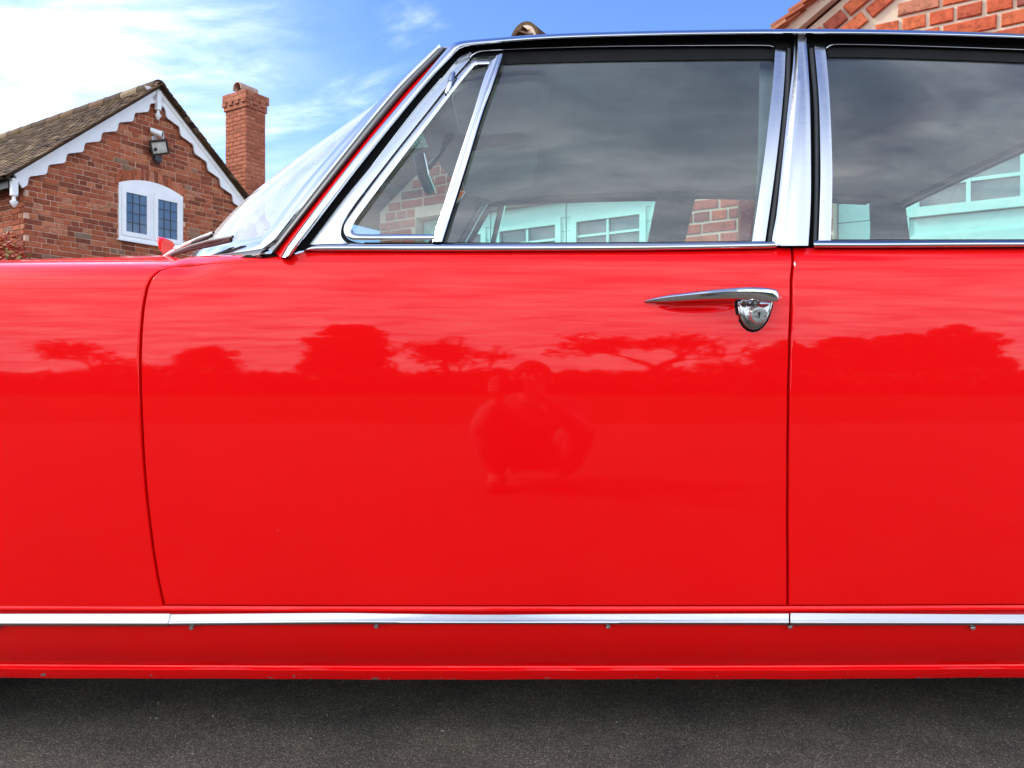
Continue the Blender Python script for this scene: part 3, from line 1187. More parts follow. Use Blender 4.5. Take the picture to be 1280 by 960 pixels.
B = Bricks('g', A2, GE, w2, 51, proud=0.009)
pit2 = math.atan(.65)
RAKE = 0.212


def in_g2(a, z, hl):
    for q in (a - hl, a + hl):
        if z + .035 > deck2(q) - RAKE / math.cos(pit2):
            return False
    return not (a + hl > E0 and a - hl < E1 and z - .033 < EH + .01)


def vis2(a, z):
    p = A2 + GE * a + ZV * z
    px, py = 640 + p.x / p.y * F, 480 - (p.z - CAM_H) / p.y * F
    return 900 < px < 1330 and (-20 < py < 60 or 190 < py < 310)


lay(B, T0, T1, 0.02, 3.9, in_g2, vis2, 4)
# raking courses parallel to the verge
L2 = (TA - T0 + .06) / math.cos(pit2)
for sg in (-1, 1):
    for row, off in enumerate((0.085, 0.165, 0.240)):
        a = -0.02 + (0.06 if row == 1 else 0.0) + (0.02 if row == 2 else 0)
        k = 0
        while a < L2:
            kd = 'h' if (k + row) % 3 == 1 and row < 2 else 's'
            ln = BL if kd == 's' else .1025
            al = a + ln / 2
            x = T0 - .04 + al * math.cos(pit2) + off * math.sin(pit2)
            z = deck2(T0 - .04) + al * math.sin(pit2) - off * math.cos(pit2)
            if x < TA - .1:
                xx = x if sg < 0 else 2 * TA - x
                if row < 2 or False:
                    B.put(xx, z, kd, sg < 0 and vis2(x, z), rot=pit2 * -sg, proud=.012 + (.012 if row == 0 else (0.004 if kd == 's' else .02)))
            a += ln + JT + .002
            k += 1
print('garage two bricks', B.count)
B.done(M['brick_g'])
B = Bricks('g', A2 + GE * T0 + GB * 5, -GB, w2, 52)
lay(B, 0, 5, 0, 2.4, lambda a, z, hl: True, lambda a, z: False, 4)
B.done(M['brick_g'])
leaf(g2, A2, -.475, .65, -.11, .29, EH - .01)
leaf(g2, A2, .65, 1.775, 1.01, 1.41, EH - .01)
mb = MB()
for sg in (-1, 1):
    e = TA + sg * (TA - T0 + .2)
    mb.prism([(TA, deck2(TA) + .05), (e, deck2(e) + .05), (e, deck2(e) + .012), (TA, deck2(TA) + .012)], A2 + GB * 5.1, GE, ZV, GN, 5.1 + .03)
r2 = mb.build('roof', M['tile_o'], g2)
for sg in (-1, 1):
    e = TA + sg * (TA - T0 + .22)
    tiles(r2, A2 + GE * e - GB * .0 + ZV * (deck2(e) + .055), GB, (GE * -sg * math.cos(pit2) + ZV * math.sin(pit2)), 30, 29, TMO, lambda p: False, 0, 70 + sg)
# verge tiles: an undercloak and the tile ends stepping up the gable
up = GE * math.cos(pit2) + ZV * math.sin(pit2)
nrm = -GE * math.sin(pit2) + ZV * math.cos(pit2)
e = TA - (TA - T0 + .2)
for k in range(28):
    m2 = MB()
    c = A2 + GE * e + ZV * (deck2(e) + .055) + up * (k * .1 + .07) + nrm * .02
    t = R(10)
    m2.box(c - GB * .02, (up * math.cos(t) - nrm * math.sin(t)) * .085, GB * .08, (nrm * math.cos(t) + up * math.sin(t)) * .0075)
    m2.build('verge_tile', M['tile_o'], r2)
mb = MB()
mb.prism([(0, -.012), (2.8, -.012), (2.8, .05), (0, .05)], A2 + GE * e + ZV * (deck2(e) + .012) - GB * .045, up, nrm, GB, .05)
mb.build('verge_mortar', M['mortar_g'], r2)

# ------------------------------------------------------------------ the red saloon car
YC = 2.15                                            # centre line of the car
ZT = np.arange(0.10, 1.101, 0.002)
TILT = np.interp(ZT, [.10, .28, .35, .45, .55, .65, .70, .74, .78, .82, .86, .895, .911, .919, .930, .945, 1.1],
                 [-10, -9, -7, -5, -3, -1.2, 0, .7, 2, 4.2, 7.5, 11, 13.5, 25, 31, 38, 40])
INT = np.cumsum(np.tan(np.radians(TILT))) * 0.002
INT = INT - np.interp(0.70, ZT, INT)
# surface lies farther from the camera as it leaves the widest point, both up and down


def smooth(a, b, x):
    t = min(1.0, max(0.0, (x - a) / (b - a)))
    return t * t * (3 - 2 * t)


def ztop(x):
    return 0.9235 + 0.10 * smooth(-0.60, -0.34, x) - 0.10 * smooth(-1.3, -2.3, x) ** 1 * 0 - 0.0


def plan(x):
    y = 0.010 * x * x
    if x < -1.0:
        y += 0.16 * (-x - 1.0) ** 2
    if x > 1.2:
        y += 0.18 * (x - 1.2) ** 2
    return y


def body_y(x, z):
    y = 1.35 + float(np.interp(z, ZT, INT)) + plan(x)
    r = 0.055
    h = z - (ztop(x) - r)
    if h > 0:
        h = min(h, r * 0.9995)
        y += r - math.sqrt(r * r - h * h)
    return y


def S(px, py, it=14):
    """where the sight line meets the body side: (x, z)"""
    Y = 1.38
    for _ in range(it):
        x, z = (px - 640) * Y / F, CAM_H + (480 - py) * Y / F
        Y = 0.5 * Y + 0.5 * body_y(x, min(z, ztop(x) - 1e-4))
    return x, z


ZB, YB = 0.950, 1.386                               # belt line of the cabin


def cab_y(x, z):
    h = z - ZB
    return YB + 0.30 * h + 0.20 * h * h * (1 if h > 0 else 0) + 0.010 * x * x


def G(px, py, off=0.0):
    """sight line to the cabin side, off = outwards"""
    Y = 1.45
    for _ in range(16):
        x, z = (px - 640) * Y / F, CAM_H + (480 - py) * Y / F
        Y = cab_y(x, z) - off
    return Vector(((px - 640) * Y / F, Y, CAM_H + (480 - py) * Y / F))


def mir(v):
    return Vector((v[0], 2 * YC - v[1], v[2]))


car = thing('saloon_car', 'glossy red vintage saloon car with chrome window frames, parked side on', 'car', (0, YC, 0))


def make(name, mb, mat, parent, smooth=True, far=False, far_parent=None):
    """near side mesh and, if asked, its mirror image on the far side"""
    o = mb.build(name, mat, parent, smooth=smooth)
    if far:
        m2 = MB()
        m2.v = [tuple(mir(v)) for v in mb.v]
        m2.f = [tuple(f[::-1]) for f in mb.f]
        o2 = m2.build(name, mat, far_parent or car, smooth=smooth)
        return o, o2
    return o


def panel(zs, xl, xr, nx, dent=None, edge=0.0018, skirt=0.018, us=None):
    """body side panel: rows at heights zs from xl(z) to xr(z), rounded and turned in at the edges"""
    if us is None:
        us = [0, .0015, .004] + list(np.linspace(.008, .992, nx)) + [.996, .9985, 1]
    rows = []
    for i, z in enumerate(zs):
        a, b = xl(z), xr(z)
        row = []
        for j, u in enumerate(us):
            x = a + (b - a) * u
            y = body_y(x, z)
            if dent:
                y += dent(x, z)
            w = min(u, 1 - u) * (b - a)
            hz = min(z - zs[0], 1.0)
            t = min(w, hz)
            if t < edge:
                y += edge * (1 - math.sqrt(max(0, 1 - (1 - t / edge) ** 2)))
            row.append(Vector((x, y, z)))
        rows.append(row)
    mb = MB()
    mb.grid(rows)
    ring = [rows[0][j] for j in range(len(us))] + [rows[i][-1] for i in range(1, len(zs))] + \
           [rows[-1][j] for j in range(len(us) - 2, -1, -1)] + [rows[i][0] for i in range(len(zs) - 2, 0, -1)]
    b = len(mb.v)
    n = len(ring)
    mb.v += [tuple(p) for p in ring] + [(p.x, p.y + skirt, p.z) for p in ring]
    for i in range(n):
        k = (i + 1) % n
        mb.f.append((b + i, b + k, b + n + k, b + n + i))
    return mb


# shut line of the front door (photo outline on the body side)
shut = [(206, 757), (202, 740), (198, 720), (193, 690), (188.5, 655), (184, 615), (180.5, 570), (178, 520), (176.6, 480), (176.3, 450),
        (177.3, 417), (180.2, 384), (184.6, 361), (191, 347), (201, 338.5), (219, 333.3), (262, 330.2), (349, 324.4), (381, 314), (384, 309)]
sp = sorted([S(*p)[::-1] for p in shut])
shz, shx = [p[0] for p in sp], [p[1] for p in sp]


def shut_x(z):
    return float(np.interp(z, shz, shx))


rsp = sorted([S(*p)[::-1] for p in ((985, 757), (984.6, 650), (985, 560), (986, 480), (987.6, 420), (989.5, 350), (990.5, 312))])
rz, rx = [p[0] for p in rsp], [p[1] for p in rsp]


def rear_x(z):
    return float(np.interp(z, rz, rx))


Z_DB = S(600, 757)[1]
Z_DT = S(700, 309.5)[1]
print('door z', Z_DB, Z_DT)
GAP = 0.0044
hx0, hz0 = S(869, 381.5)


def dent(x, z):
    q = ((x - hx0) / 0.074) ** 2
    w = 0.0135
    r = q + ((z - hz0) / w) ** 2
    return 0.012 * (1 - r) ** 1.5 * 1.0 if r < 1 else 0.0


zs = [Z_DB, Z_DB + .0008, Z_DB + .002] + list(np.linspace(Z_DB + .004, .80, 70)) + list(np.linspace(.803, Z_DT, 62))
door = make('front_door', panel(zs, shut_x, lambda z: rear_x(z) - GAP / 2, 230, dent), M['paint'], car)
zs2 = [Z_DB, Z_DB + .0008, Z_DB + .002] + list(np.linspace(Z_DB + .004, .80, 50)) + list(np.linspace(.803, Z_DT, 40))
rdoor = make('rear_door', panel(zs2, lambda z: rear_x(z) + GAP / 2, lambda z: 1.44, 90), M['paint'], car)
# far side doors: plain copies of the panels
zs3 = list(np.linspace(Z_DB, Z_DT, 40))
m = panel(zs3, shut_x, lambda z: rear_x(z) - GAP / 2, 40)
m.v = [tuple(mir(v)) for v in m.v]
fdoor = m.build('front_door', M['paint'], car, smooth=True)
m = panel(zs3, lambda z: rear_x(z) + GAP / 2, lambda z: 1.44, 30)
m.v = [tuple(mir(v)) for v in m.v]
frdoor = m.build('rear_door', M['paint'], car, smooth=True)

# front wing: fills up to the shut line, runs forward to the nose with a wheel arch
Z_WT = 0.9233
wz = list(np.linspace(Z_DB - .004, .80, 46)) + list(np.linspace(.804, Z_WT - .01, 34)) + [Z_WT - .006, Z_WT - .003, Z_WT - .001, Z_WT]
XF = -0.95
AX, AR = -1.38, 0.36


def arch_z(x, cx=AX, rr=AR):
    d = abs(x - cx)
    z = Z_DB - .004
    return max(z, 0.30 + math.sqrt(rr * rr - d * d)) if d < rr else z


def wing_right(z):
    return shut_x(max(z, Z_DB)) - GAP


rows = []
us = list(np.linspace(0, .985, 60)) + [.99, .994, .997, .9985, 1]
xs_out = list(np.linspace(-2.25, XF, 60))[:-1]
for z in wz:
    row = []
    f = (z - wz[0]) / (Z_WT - wz[0])
    for x in xs_out:
        nose = smooth(-1.5, -2.25, x)
        ztp = Z_WT - 0.22 * smooth(0, 1, nose) ** 1.4
        zz = arch_z(x) + f * (ztp - arch_z(x))
        # the profile is read at the height it has at mid car, so that the crown stays a crown
        row.append(Vector((x, body_y(x, wz[0] + f * (Z_WT - wz[0])) if f > .8 else body_y(x, zz), zz)))
    b = wing_right(z)
    for u in us:
        x = XF + (b - XF) * u
        y = body_y(x, z)
        w = (1 - u) * (b - XF)
        if w < .0025:
            y += .0025 * (1 - math.sqrt(max(0, 1 - (1 - w / .0025) ** 2)))
        row.append(Vector((x, y, z)))
    rows.append(row)
mb = MB()
mb.grid(rows)
b = len(mb.v)
for i in range(len(rows)):
    p = rows[i][-1]
    mb.v += [tuple(p), (p.x, p.y + .02, p.z)]
for i in range(len(rows) - 1):
    mb.f.append((b + 2 * i, b + 2 * i + 1, b + 2 * i + 3, b + 2 * i + 2))
# the crown rolls over and runs in towards the bonnet
crown = []
for k, (dy, dzz) in enumerate(((0, 0), (.02, .0005), (.05, -.002), (.08, -.008))):
    crown.append([Vector((p.x, p.y + dy, p.z + dzz)) for p in rows[-1]])
mb.grid(crown)
make('front_wing', mb, M['paint'], car, far=True)

# rear wing
rows = []
for f in np.linspace(0, 1, 40):
    row = []
    for x in np.linspace(1.446, 2.45, 50):
        zl = max(Z_DB, 0.36) if 1.45 < x < 2.1 else Z_DB
        zt = Z_DT - 0.25 * smooth(1.6, 2.45, x)
        row.append(Vector((x, body_y(x, zl + f * (zt - zl)), zl + f * (zt - zl))))
    rows.append(row)
last = rows[-1]
rows.append([Vector((p.x, p.y + .05, p.z + .01)) for p in last])
mb = MB()
mb.grid(rows)
make('rear_wing', mb, M['paint'], car, far=True)

# dark inner structure just behind the panel gaps
mb = MB()
rows = []
for z in np.linspace(.285, .935, 30):
    row = []
    for x in np.linspace(-.93, 1.46, 60):
        zz = min(z, ztop(x) - .03)
        row.append(Vector((x, body_y(x, zz) + .015, zz)))
    rows.append(row)
mb.grid(rows)
make('door_aperture', mb, M['dark'], car, far=True)

# sill with rolled lip, full length between the wheels
sy = body_y(0, Z_DB)
prof = [(.018, Z_DB - .0015), (.0015, Z_DB - .0022), (.0, Z_DB - .004), (.0, Z_DB - .010), (.004, Z_DB - .013), (.006, .282), (.010, .262), (.017, .245), (.027, .225), (.039, .205),
        (.051, .188), (.059, .178), (.065, .173), (.068, .170), (.067, .1675), (.063, .1665), (.061, .164), (.064, .158), (.068, .150), (.074, .1425), (.090, .1415), (.093, .155), (.093, .20)]
zlip = S(640, 849)[1]
mb = MB()
rows = []
rr = random.Random(3)
xs = np.linspace(-1.03, 1.36, 150)
for k, (dy, z) in enumerate(prof):
    row = []
    for x in xs:
        lift = 0.0
        wob = 0.0
        if 14 < k < 21:
            wob = lift + .0004 * math.sin(x * 9.0) + .0003 * math.sin(x * 31)
        row.append(Vector((x, sy + dy + plan(x), z + wob)))
    rows.append(row)
mb.grid(rows)
make('sill', mb, M['paint'], car, far=True)

# chrome strip along the sill, three lengths with overlapping joints
def edge_strip(name, A, Bp, off, bulge, depth, mat, parent, n=60, m=9, far=False, smooth=True, fn=None, far_parent=None, ends=True, slope=0.0):
    """raised strip between two outlines given in the photograph, laid on the cabin side"""
    fn = fn or G
    A, Bp = catmull(A, n), catmull(Bp, n)
    rows = []
    for a, b in zip(A, Bp):
        row = [fn(a[0], a[1], off - depth)]
        for j in range(m):
            u = j / (m - 1)
            row.append(fn(a[0] + (b[0] - a[0]) * u, a[1] + (b[1] - a[1]) * u, off + bulge * (1 - (2 * u - 1) ** 2) + slope * (u - .5)))
        row.append(fn(b[0], b[1], off - depth))
        rows.append(row)
    mb = MB()
    mb.grid(rows)
    if ends:
        k = m + 2
        mb.f.append(tuple(range(k)))
        mb.f.append(tuple((n - 1) * k + j for j in range(k))[::-1])
    return make(name, mb, mat, parent, smooth=smooth, far=far, far_parent=far_parent)


def side(px, py, off):
    x, z = S(px, py)
    return Vector((x, body_y(x, z) - off, z))


def sill_trim(A, Bp, off):
    A, Bp = catmull(A, 80), catmull(Bp, 80)
    rows = []
    for a, b in zip(A, Bp):
        row = []
        for u, o in ((0, -.004), (0, .0010), (.15, .0034), (.35, .0066), (.50, .0094), (.56, .0108), (.64, .0116), (.72, .0112), (.86, .0078), (.96, .0030), (1, -.004)):
            row.append(side(a[0] + (b[0] - a[0]) * u, a[1] + (b[1] - a[1]) * u, o + off))
        rows.append(row)
    mb = MB()
    mb.grid(rows)
    k = 11
    mb.f.append(tuple(range(k)))
    mb.f.append(tuple(79 * k + j for j in range(k))[::-1])
    return mb


SILLC = chrome_mat('worn_sill_chrome', (0.45, 0.445, 0.455), .17, .07)
make('sill_trim', sill_trim([(-330, 767.5), (213, 767)], [(-330, 782.5), (213, 783.3)], .0), SILLC, car, far=True)
make('sill_trim', sill_trim([(209, 768.2), (420, 766.5), (500, 767.5), (610, 768.6), (700, 768), (986, 767.2)], [(216, 783), (420, 781.5), (610, 780.6), (700, 781), (982, 782.2)], -.0015), SILLC, car, far=True)
make('sill_trim', sill_trim([(988, 766.3), (1280, 768), (1580, 768)], [(983.5, 782.6), (1280, 782), (1580, 782)], .0), SILLC, car, far=True)
for i, (px, py) in enumerate(((-2, 784.6), (240, 784), (470.5, 782.4), (760, 782.6), (987, 783), (1215, 784))):
    c = side(px, py, 0)
    c.y = sy + .006 + plan(c.x)
    mb = MB()
    mb.lathe([(.0052, 0), (.0050, .002), (.0035, .0042), (.001, .0048)], c, (0, -1, -.15), (1, 0, 0), 14)
    mb.box(c + Vector((0, -.0046, 0)), (.0035, 0, .0012), (0, .0006, 0), (-.0003, 0, .0007))
    mb.build('screw', M['chrome'], car, smooth=True)

# ------------------------------------------------------------------ cabin side: seals, chrome frames, glass
# A pillar, from the windscreen inwards
scr_edge = [(338, 312), (345, 304.5), (427, 200), (500, 111), (552, 58.5)]
e2 = [(344, 316), (352, 305.5), (436, 200), (507, 114), (558.5, 60.5)]
e3 = [(351, 322), (360, 306.0), (441.3, 200), (512, 116), (561, 62)]
rail_a = [(351, 322), (360, 306.5), (441, 200), (500.5, 128), (530, 94), (556, 63.5), (565, 55), (576, 51.2), (600, 48.7), (660, 44), (720, 41), (850, 37.8), (985, 36.2), (1120, 37.2), (1280, 41.6), (1420, 47)]
rail_b = [(364, 319.5), (377, 303), (456, 200), (513, 129), (542, 95), (566, 69.5), (573, 62.5), (583, 58.6), (605, 56), (663, 51.2), (720, 48.4), (850, 45), (985, 43.4), (1120, 44.4), (1280, 48.8), (1420, 54)]
gask = edge_strip('screen_seal', scr_edge, e2, .004, .007, .02, M['greyrubber'], car, far=True)
edge_strip('windscreen_pillar', e2, e3, .004, .002, .03, M['paint'], car, far=True, slope=.012)
edge_strip('drip_rail', rail_a, rail_b, .018, .009, .03, M['chrome'], car, n=160, far=True)
edge_strip('pillar_seal', [(362, 320), (377, 303), (455, 200), (512, 129), (541, 95), (572, 62)], [(384, 309), (398, 291), (470, 200), (524.5, 130), (552, 97), (584, 66)], -.006, .0, .02, M['rubber'], car, n=60, far=True)
edge_strip('pillar_bead', [(392, 305.5), (404, 287), (468.5, 200), (522.5, 130), (550, 97.5)], [(396, 305.5), (407, 287), (471.5, 200), (525, 130.5), (552.5, 98)], -.003, .002, .006, M['chrome'], car, n=60)
# under the rail: dark recess, with the thin bright line of the door frames
edge_strip('roof_seal', [(568, 66), (576, 58), (605, 53), (720, 46), (985, 41), (1120, 42), (1280, 46), (1420, 52)], [(588, 76), (592, 68), (605, 65), (720, 60.5), (985, 60), (1120, 59), (1280, 64), (1420, 70)], -.010, .002, .012, M['rubber'], car, n=120, far=True)
fr_line_a = [(586, 69.2), (591, 65.5), (597, 63.0), (604, 61.8), (660, 59.2), (760, 56.6), (900, 55.4), (963, 55.6), (968, 57)]
fr_line_b = [(588, 72), (593, 68.2), (598, 65.8), (605, 64.4), (660, 61.6), (760, 58.8), (900, 57.6), (961, 57.8), (966, 59.4)]
edge_strip('frame_bead', fr_line_a, fr_line_b, .002, .0025, .012, M['chrome'], door, n=100)
rr_line_a = [(1031, 59), (1035, 55.6), (1042, 53.9), (1120, 55.2), (1280, 60.6), (1420, 67)]
rr_line_b = [(1034, 60.5), (1037, 57.8), (1044, 56.4), (1120, 57.6), (1280, 63), (1420, 69.6)]
edge_strip('frame_bead', rr_line_a, rr_line_b, .002, .0025, .012, M['chrome'], rdoor, n=60)
# black glass channels at the top of the windows
edge_strip('glass_channel', [(590, 67), (604, 64), (660, 61), (760, 58), (900, 57), (972, 57.5)], [(588, 83), (625, 80.5), (660, 79), (760, 76.3), (900, 74.2), (970, 74.2)], -.006, .002, .012, M['rubber'], door, n=60, far=True, far_parent=fdoor)
edge_strip('glass_channel', [(1033, 58), (1044, 56), (1120, 57), (1280, 62.5), (1420, 69)], [(1035, 71.5), (1060, 71.5), (1120, 72.6), (1280, 78), (1420, 85)], -.006, .002, .012, M['rubber'], rdoor, n=60, far=True, far_parent=frdoor)
# front door frame: forward bar, widening into the lower corner
edge_strip('window_frame', [(387, 305.5), (398, 291), (432, 246.5), (470.5, 200), (525, 130.5), (552, 98), (574, 72.5), (586, 64.5)],
           [(450, 305.5), (433, 303), (426, 293), (432, 272), (480, 207.5), (541.5, 130), (566, 98.5), (586, 75.5), (592, 67)], .002, .0006, .014, M['brushed'], door, n=90, far=True, far_parent=fdoor)
edge_strip('window_seal', [(430, 304), (426, 295.5), (426.5, 285), (433, 272), (479, 208), (540, 131), (565, 99), (588, 71)], [(455, 304), (437, 301.5), (432, 293), (438, 274.5), (484, 213), (546, 135), (571, 103), (592, 76)], -.0005, .001, .012, M['rubber'], door, n=80)
# vent window frame with rounded lower corner
vo = [(595, 73.5), (588, 76.5), (568, 100), (543, 131.5), (481, 210), (433, 275), (429.6, 283), (431, 292.5), (437.5, 298.6), (448, 300), (500, 300), (546, 300)]
vi = [(597, 82), (592, 83.5), (577, 101), (554, 130.5), (490, 213.5), (443, 277), (440.2, 284.5), (441.3, 289.5), (444, 292), (450, 292.8), (500, 292.8), (548, 292.8)]
edge_strip('vent_frame', vo, vi, .007, .003, .014, M['chrome'], door, n=120, far=True, far_parent=fdoor)
edge_strip('vent_frame', [(590, 76), (618, 75.4)], [(593, 80.4), (616, 79.6)], .0065, .001, .012, M['chrome'], door, n=12, far=True, far_parent=fdoor)
# division bar
edge_strip('division_bar', [(614, 72), (602.5, 105), (592, 140), (566, 219), (540.5, 302)], [(629, 66), (616, 105), (603.4, 140), (577.5, 223), (552.5, 302)], .008, .004, .02, M['chrome'], door, n=50, far=True, far_parent=fdoor)
edge_strip('division_bar_seal', [(614, 90), (601, 140), (576, 222), (551, 303)], [(631, 72), (606, 140), (580, 223.5), (555.5, 303)], .003, .0, .016, M['rubber'], door, n=40)
# vent catch
cpts = [G(558.5, 115, .012), G(561, 108, .014), G(563, 103, .014), G(565, 96, .014), G(567, 91, .012)]
mb = MB()
mb.tube(cpts[:3], [.0042, .0050, .0048], 12)
mb.tube(cpts[2:], [.0056, .0054, .0040], 12)
mb.tube([G(557, 117.5, .012), G(558.6, 115, .012)], [.0028, .0046], 10)
mb.build('vent_hinge', M['chrome'], door, smooth=True)
# rear upright of the front window frame
edge_strip('window_frame', [(969.2, 59.5), (966.8, 95), (963.2, 130), (957.5, 180), (950.8, 230), (940, 303)], [(982, 61.5), (980.6, 95), (978, 130), (972.8, 180), (966.6, 230), (956.2, 303)], .003, .0006, .014, M['brushed'], door, n=50, far=True, far_parent=fdoor)
# black behind the B pillar, pillar seals, the pillar itself
edge_strip('pillar_seal', [(979, 50), (978, 130), (966, 230), (954, 306)], [(1034, 50), (1030, 130), (1030, 230), (1026, 307)], -.012, .0, .02, M['dark'], car, n=40, far=True)
edge_strip('pillar_seal', [(983.5, 60), (979.8, 130), (968.5, 230), (958.6, 304)], [(989, 60), (985.8, 130), (974.6, 230), (965, 304)], -.004, .003, .01, M['greyrubber'], car, n=40)
edge_strip('pillar_seal', [(1011, 60), (1017, 130), (1018.2, 230), (1016.2, 304)], [(1018, 60), (1023.5, 130), (1024.2, 230), (1022.3, 304)], -.003, .003, .01, M['greyrubber'], car, n=40)


def pillar(rows_px):
    n = 60
    cols = [catmull(c, n) for c in rows_px]
    offs = (-.012, .002, .0035, .0128, .0142, .0140, .0138, .0133, -.010)
    rows = []
    for i in range(n):
        L_, K_, R_ = cols[0][i], cols[1][i], cols[2][i]
        lerp = lambda a, b, u: (a[0] + (b[0] - a[0]) * u, a[1] + (b[1] - a[1]) * u)
        pts = [L_, L_, lerp(L_, K_, .35), lerp(L_, K_, .9), lerp(K_, R_, .04), lerp(K_, R_, .5), lerp(K_, R_, .96), R_, R_]
        rows.append([G(p[0], p[1], o) for p, o in zip(pts, offs)])
    mb = MB()
    mb.grid(rows)
    k = len(offs)
    mb.f.append(tuple(range(k)))
    mb.f.append(tuple((n - 1) * k + j for j in range(k))[::-1])
    return mb


make('centre_pillar', pillar([[(993, 44), (991.5, 80), (985.6, 130), (975, 230), (970.5, 270), (965.2, 302), (969, 307)],
                              [(997, 44), (996.6, 80), (994.6, 130), (986, 230), (982, 270), (977.5, 302), (977.5, 307)],
                              [(1007.4, 44), (1010, 80), (1012.6, 130), (1013.6, 230), (1012.6, 270), (1010.6, 302), (1010.2, 307)]]), M['brushed'], car, far=True)
# rear door window frame
edge_strip('window_frame', [(1017.8, 55.5), (1021.5, 95), (1024, 130), (1025.4, 180), (1025.6, 230), (1023.2, 302)], [(1031.4, 57), (1035, 95), (1037.4, 130), (1039.6, 180), (1040.4, 230), (1038.6, 302)], .003, .0006, .014, M['brushed'], rdoor, n=50, far=True, far_parent=frdoor)
edge_strip('window_frame', [(1420, 62), (1475, 140), (1508, 222), (1528, 302)], [(1435, 62), (1490, 140), (1524, 222), (1544, 302)], .003, .0006, .014, M['brushed'], rdoor, n=30, far=True, far_parent=frdoor)
# belt mouldings
edge_strip('belt_trim', [(380.5, 312.5), (386, 307.5), (394, 305.3), (420, 304.4), (600, 304.0), (800, 303.4), (960, 301.2), (968, 301.6)], [(381, 313.2), (390, 313.6), (400, 313.8), (420, 314.0), (600, 314.2), (800, 313.2), (960, 310.4), (971, 309.6)], .007, .006, .016, M['chrome'], door, n=120, far=True, far_parent=fdoor)
edge_strip('belt_trim', [(1017, 300.4), (1100, 300.4), (1280, 299.8), (1540, 299)], [(1017.5, 309.4), (1100, 309.6), (1280, 308.6), (1540, 308)], .007, .006, .016, M['chrome'], rdoor, n=60, far=True, far_parent=frdoor)
edge_strip('glass_seal', [(455, 303), (540, 303), (640, 303), (800, 302.6), (948, 300.8)], [(455, 306), (540, 306), (640, 306), (800, 305.5), (948, 303.5)], .001, .0, .014, M['rubber'], door, n=50)
edge_strip('glass_seal', [(1036, 299.3), (1280, 299), (1520, 298)], [(1036, 303), (1280, 302), (1520, 301)], .001, .0, .014, M['rubber'], rdoor, n=50)
edge_strip('belt_rail', [(384, 308), (640, 304), (1000, 301), (1520, 299)], [(372, 326), (640, 326), (1000, 326), (1520, 324)], -.030, .0, .004, M['dark'], car, n=40, m=4, far=True)
# glass
edge_strip('vent_glass', [(612, 70), (584, 76), (545, 129), (480, 214), (434, 276), (434, 304)], [(624, 70), (618, 90), (605, 129), (579, 214), (560, 276), (552, 304)], -.004, .0, .0, M['glass'], door, n=40, m=12, far=True, far_parent=fdoor, ends=False)
edge_strip('window_glass', [(620, 66), (602, 140), (576, 222), (548, 308)], [(978, 66), (972, 140), (962, 222), (948, 308)], -.009, .0, .0, M['glass'], door, n=40, m=24, far=True, far_parent=fdoor, ends=False)
edge_strip('window_glass', [(1024, 64), (1030, 140), (1031, 222), (1029, 306)], [(1425, 64), (1482, 140), (1516, 222), (1536, 306)], -.009, .0, .0, M['glass'], rdoor, n=40, m=24, far=True, far_parent=frdoor, ends=False)

# ------------------------------------------------------------------ windscreen, bonnet, roof, rear window
NV, NU = 28, 41
scr_n = [G(p[0], p[1], -.002) for p in catmull(scr_edge, NV)]


def screen_pt(v, u):
    """v 0 bottom .. 1 top, u -1 near .. 1 far"""
    i = v * (NV - 1)
    k = min(NV - 2, int(i))
    p = scr_n[k].lerp(scr_n[k + 1], i - k)
    hy = YC - p.y
    w = 1 - u * u
    return Vector((p.x - (0.40 - 0.29 * v + 0.10 * math.sin(math.pi * v)) * w, YC + hy * u, p.z + (0.06 - .03 * v) * w ** 1.5))


us = [-1 + 2 * (0.5 - 0.5 * math.cos(math.pi * k / (NU - 1))) for k in range(NU)]
mb = MB()
mb.grid([[screen_pt(v, u) for u in us] for v in np.linspace(0, 1, NV)])
scr = make('windscreen', mb, M['screen'], car)


def ribbon(name, inner, outer, lift, mat, parent):
    rows = []
    for a, b in zip(inner, outer):
        a, b = Vector(a), Vector(b)
        d = (b - a)
        rows.append([a + Vector((-.001, -.001, -.003)), a + lift * .7, a.lerp(b, .5) + lift, b + lift * .7, b + Vector((-.001, -.001, -.003))])
    mb = MB()
    mb.grid(rows)
    make(name, mb, mat, parent)


LIFT = Vector((-.006, -.006, .005))
path = [screen_pt(v, -1) for v in np.linspace(1, 0.04, 30)] + [screen_pt(0.0, u) for u in np.linspace(-.985, .985, 50)] + [screen_pt(v, 1) for v in np.linspace(.04, 1, 30)]
inn = [screen_pt(v, -0.945) for v in np.linspace(1, 0.075, 30)] + [screen_pt(0.07, u) for u in np.linspace(-.935, .935, 50)] + [screen_pt(v, .945) for v in np.linspace(.075, 1, 30)]
ribbon('screen_trim', inn, path, LIFT, M['chrome'], scr)
bot = [screen_pt(0, u) for u in np.linspace(-1, 1, 60)]
low = [p + Vector((-.012, -.006 if p.y < YC else .006, -.012)) for p in bot]
ribbon('screen_seal', bot, low, Vector((-.007, -.004, .002)), M['greyrubber'], scr)

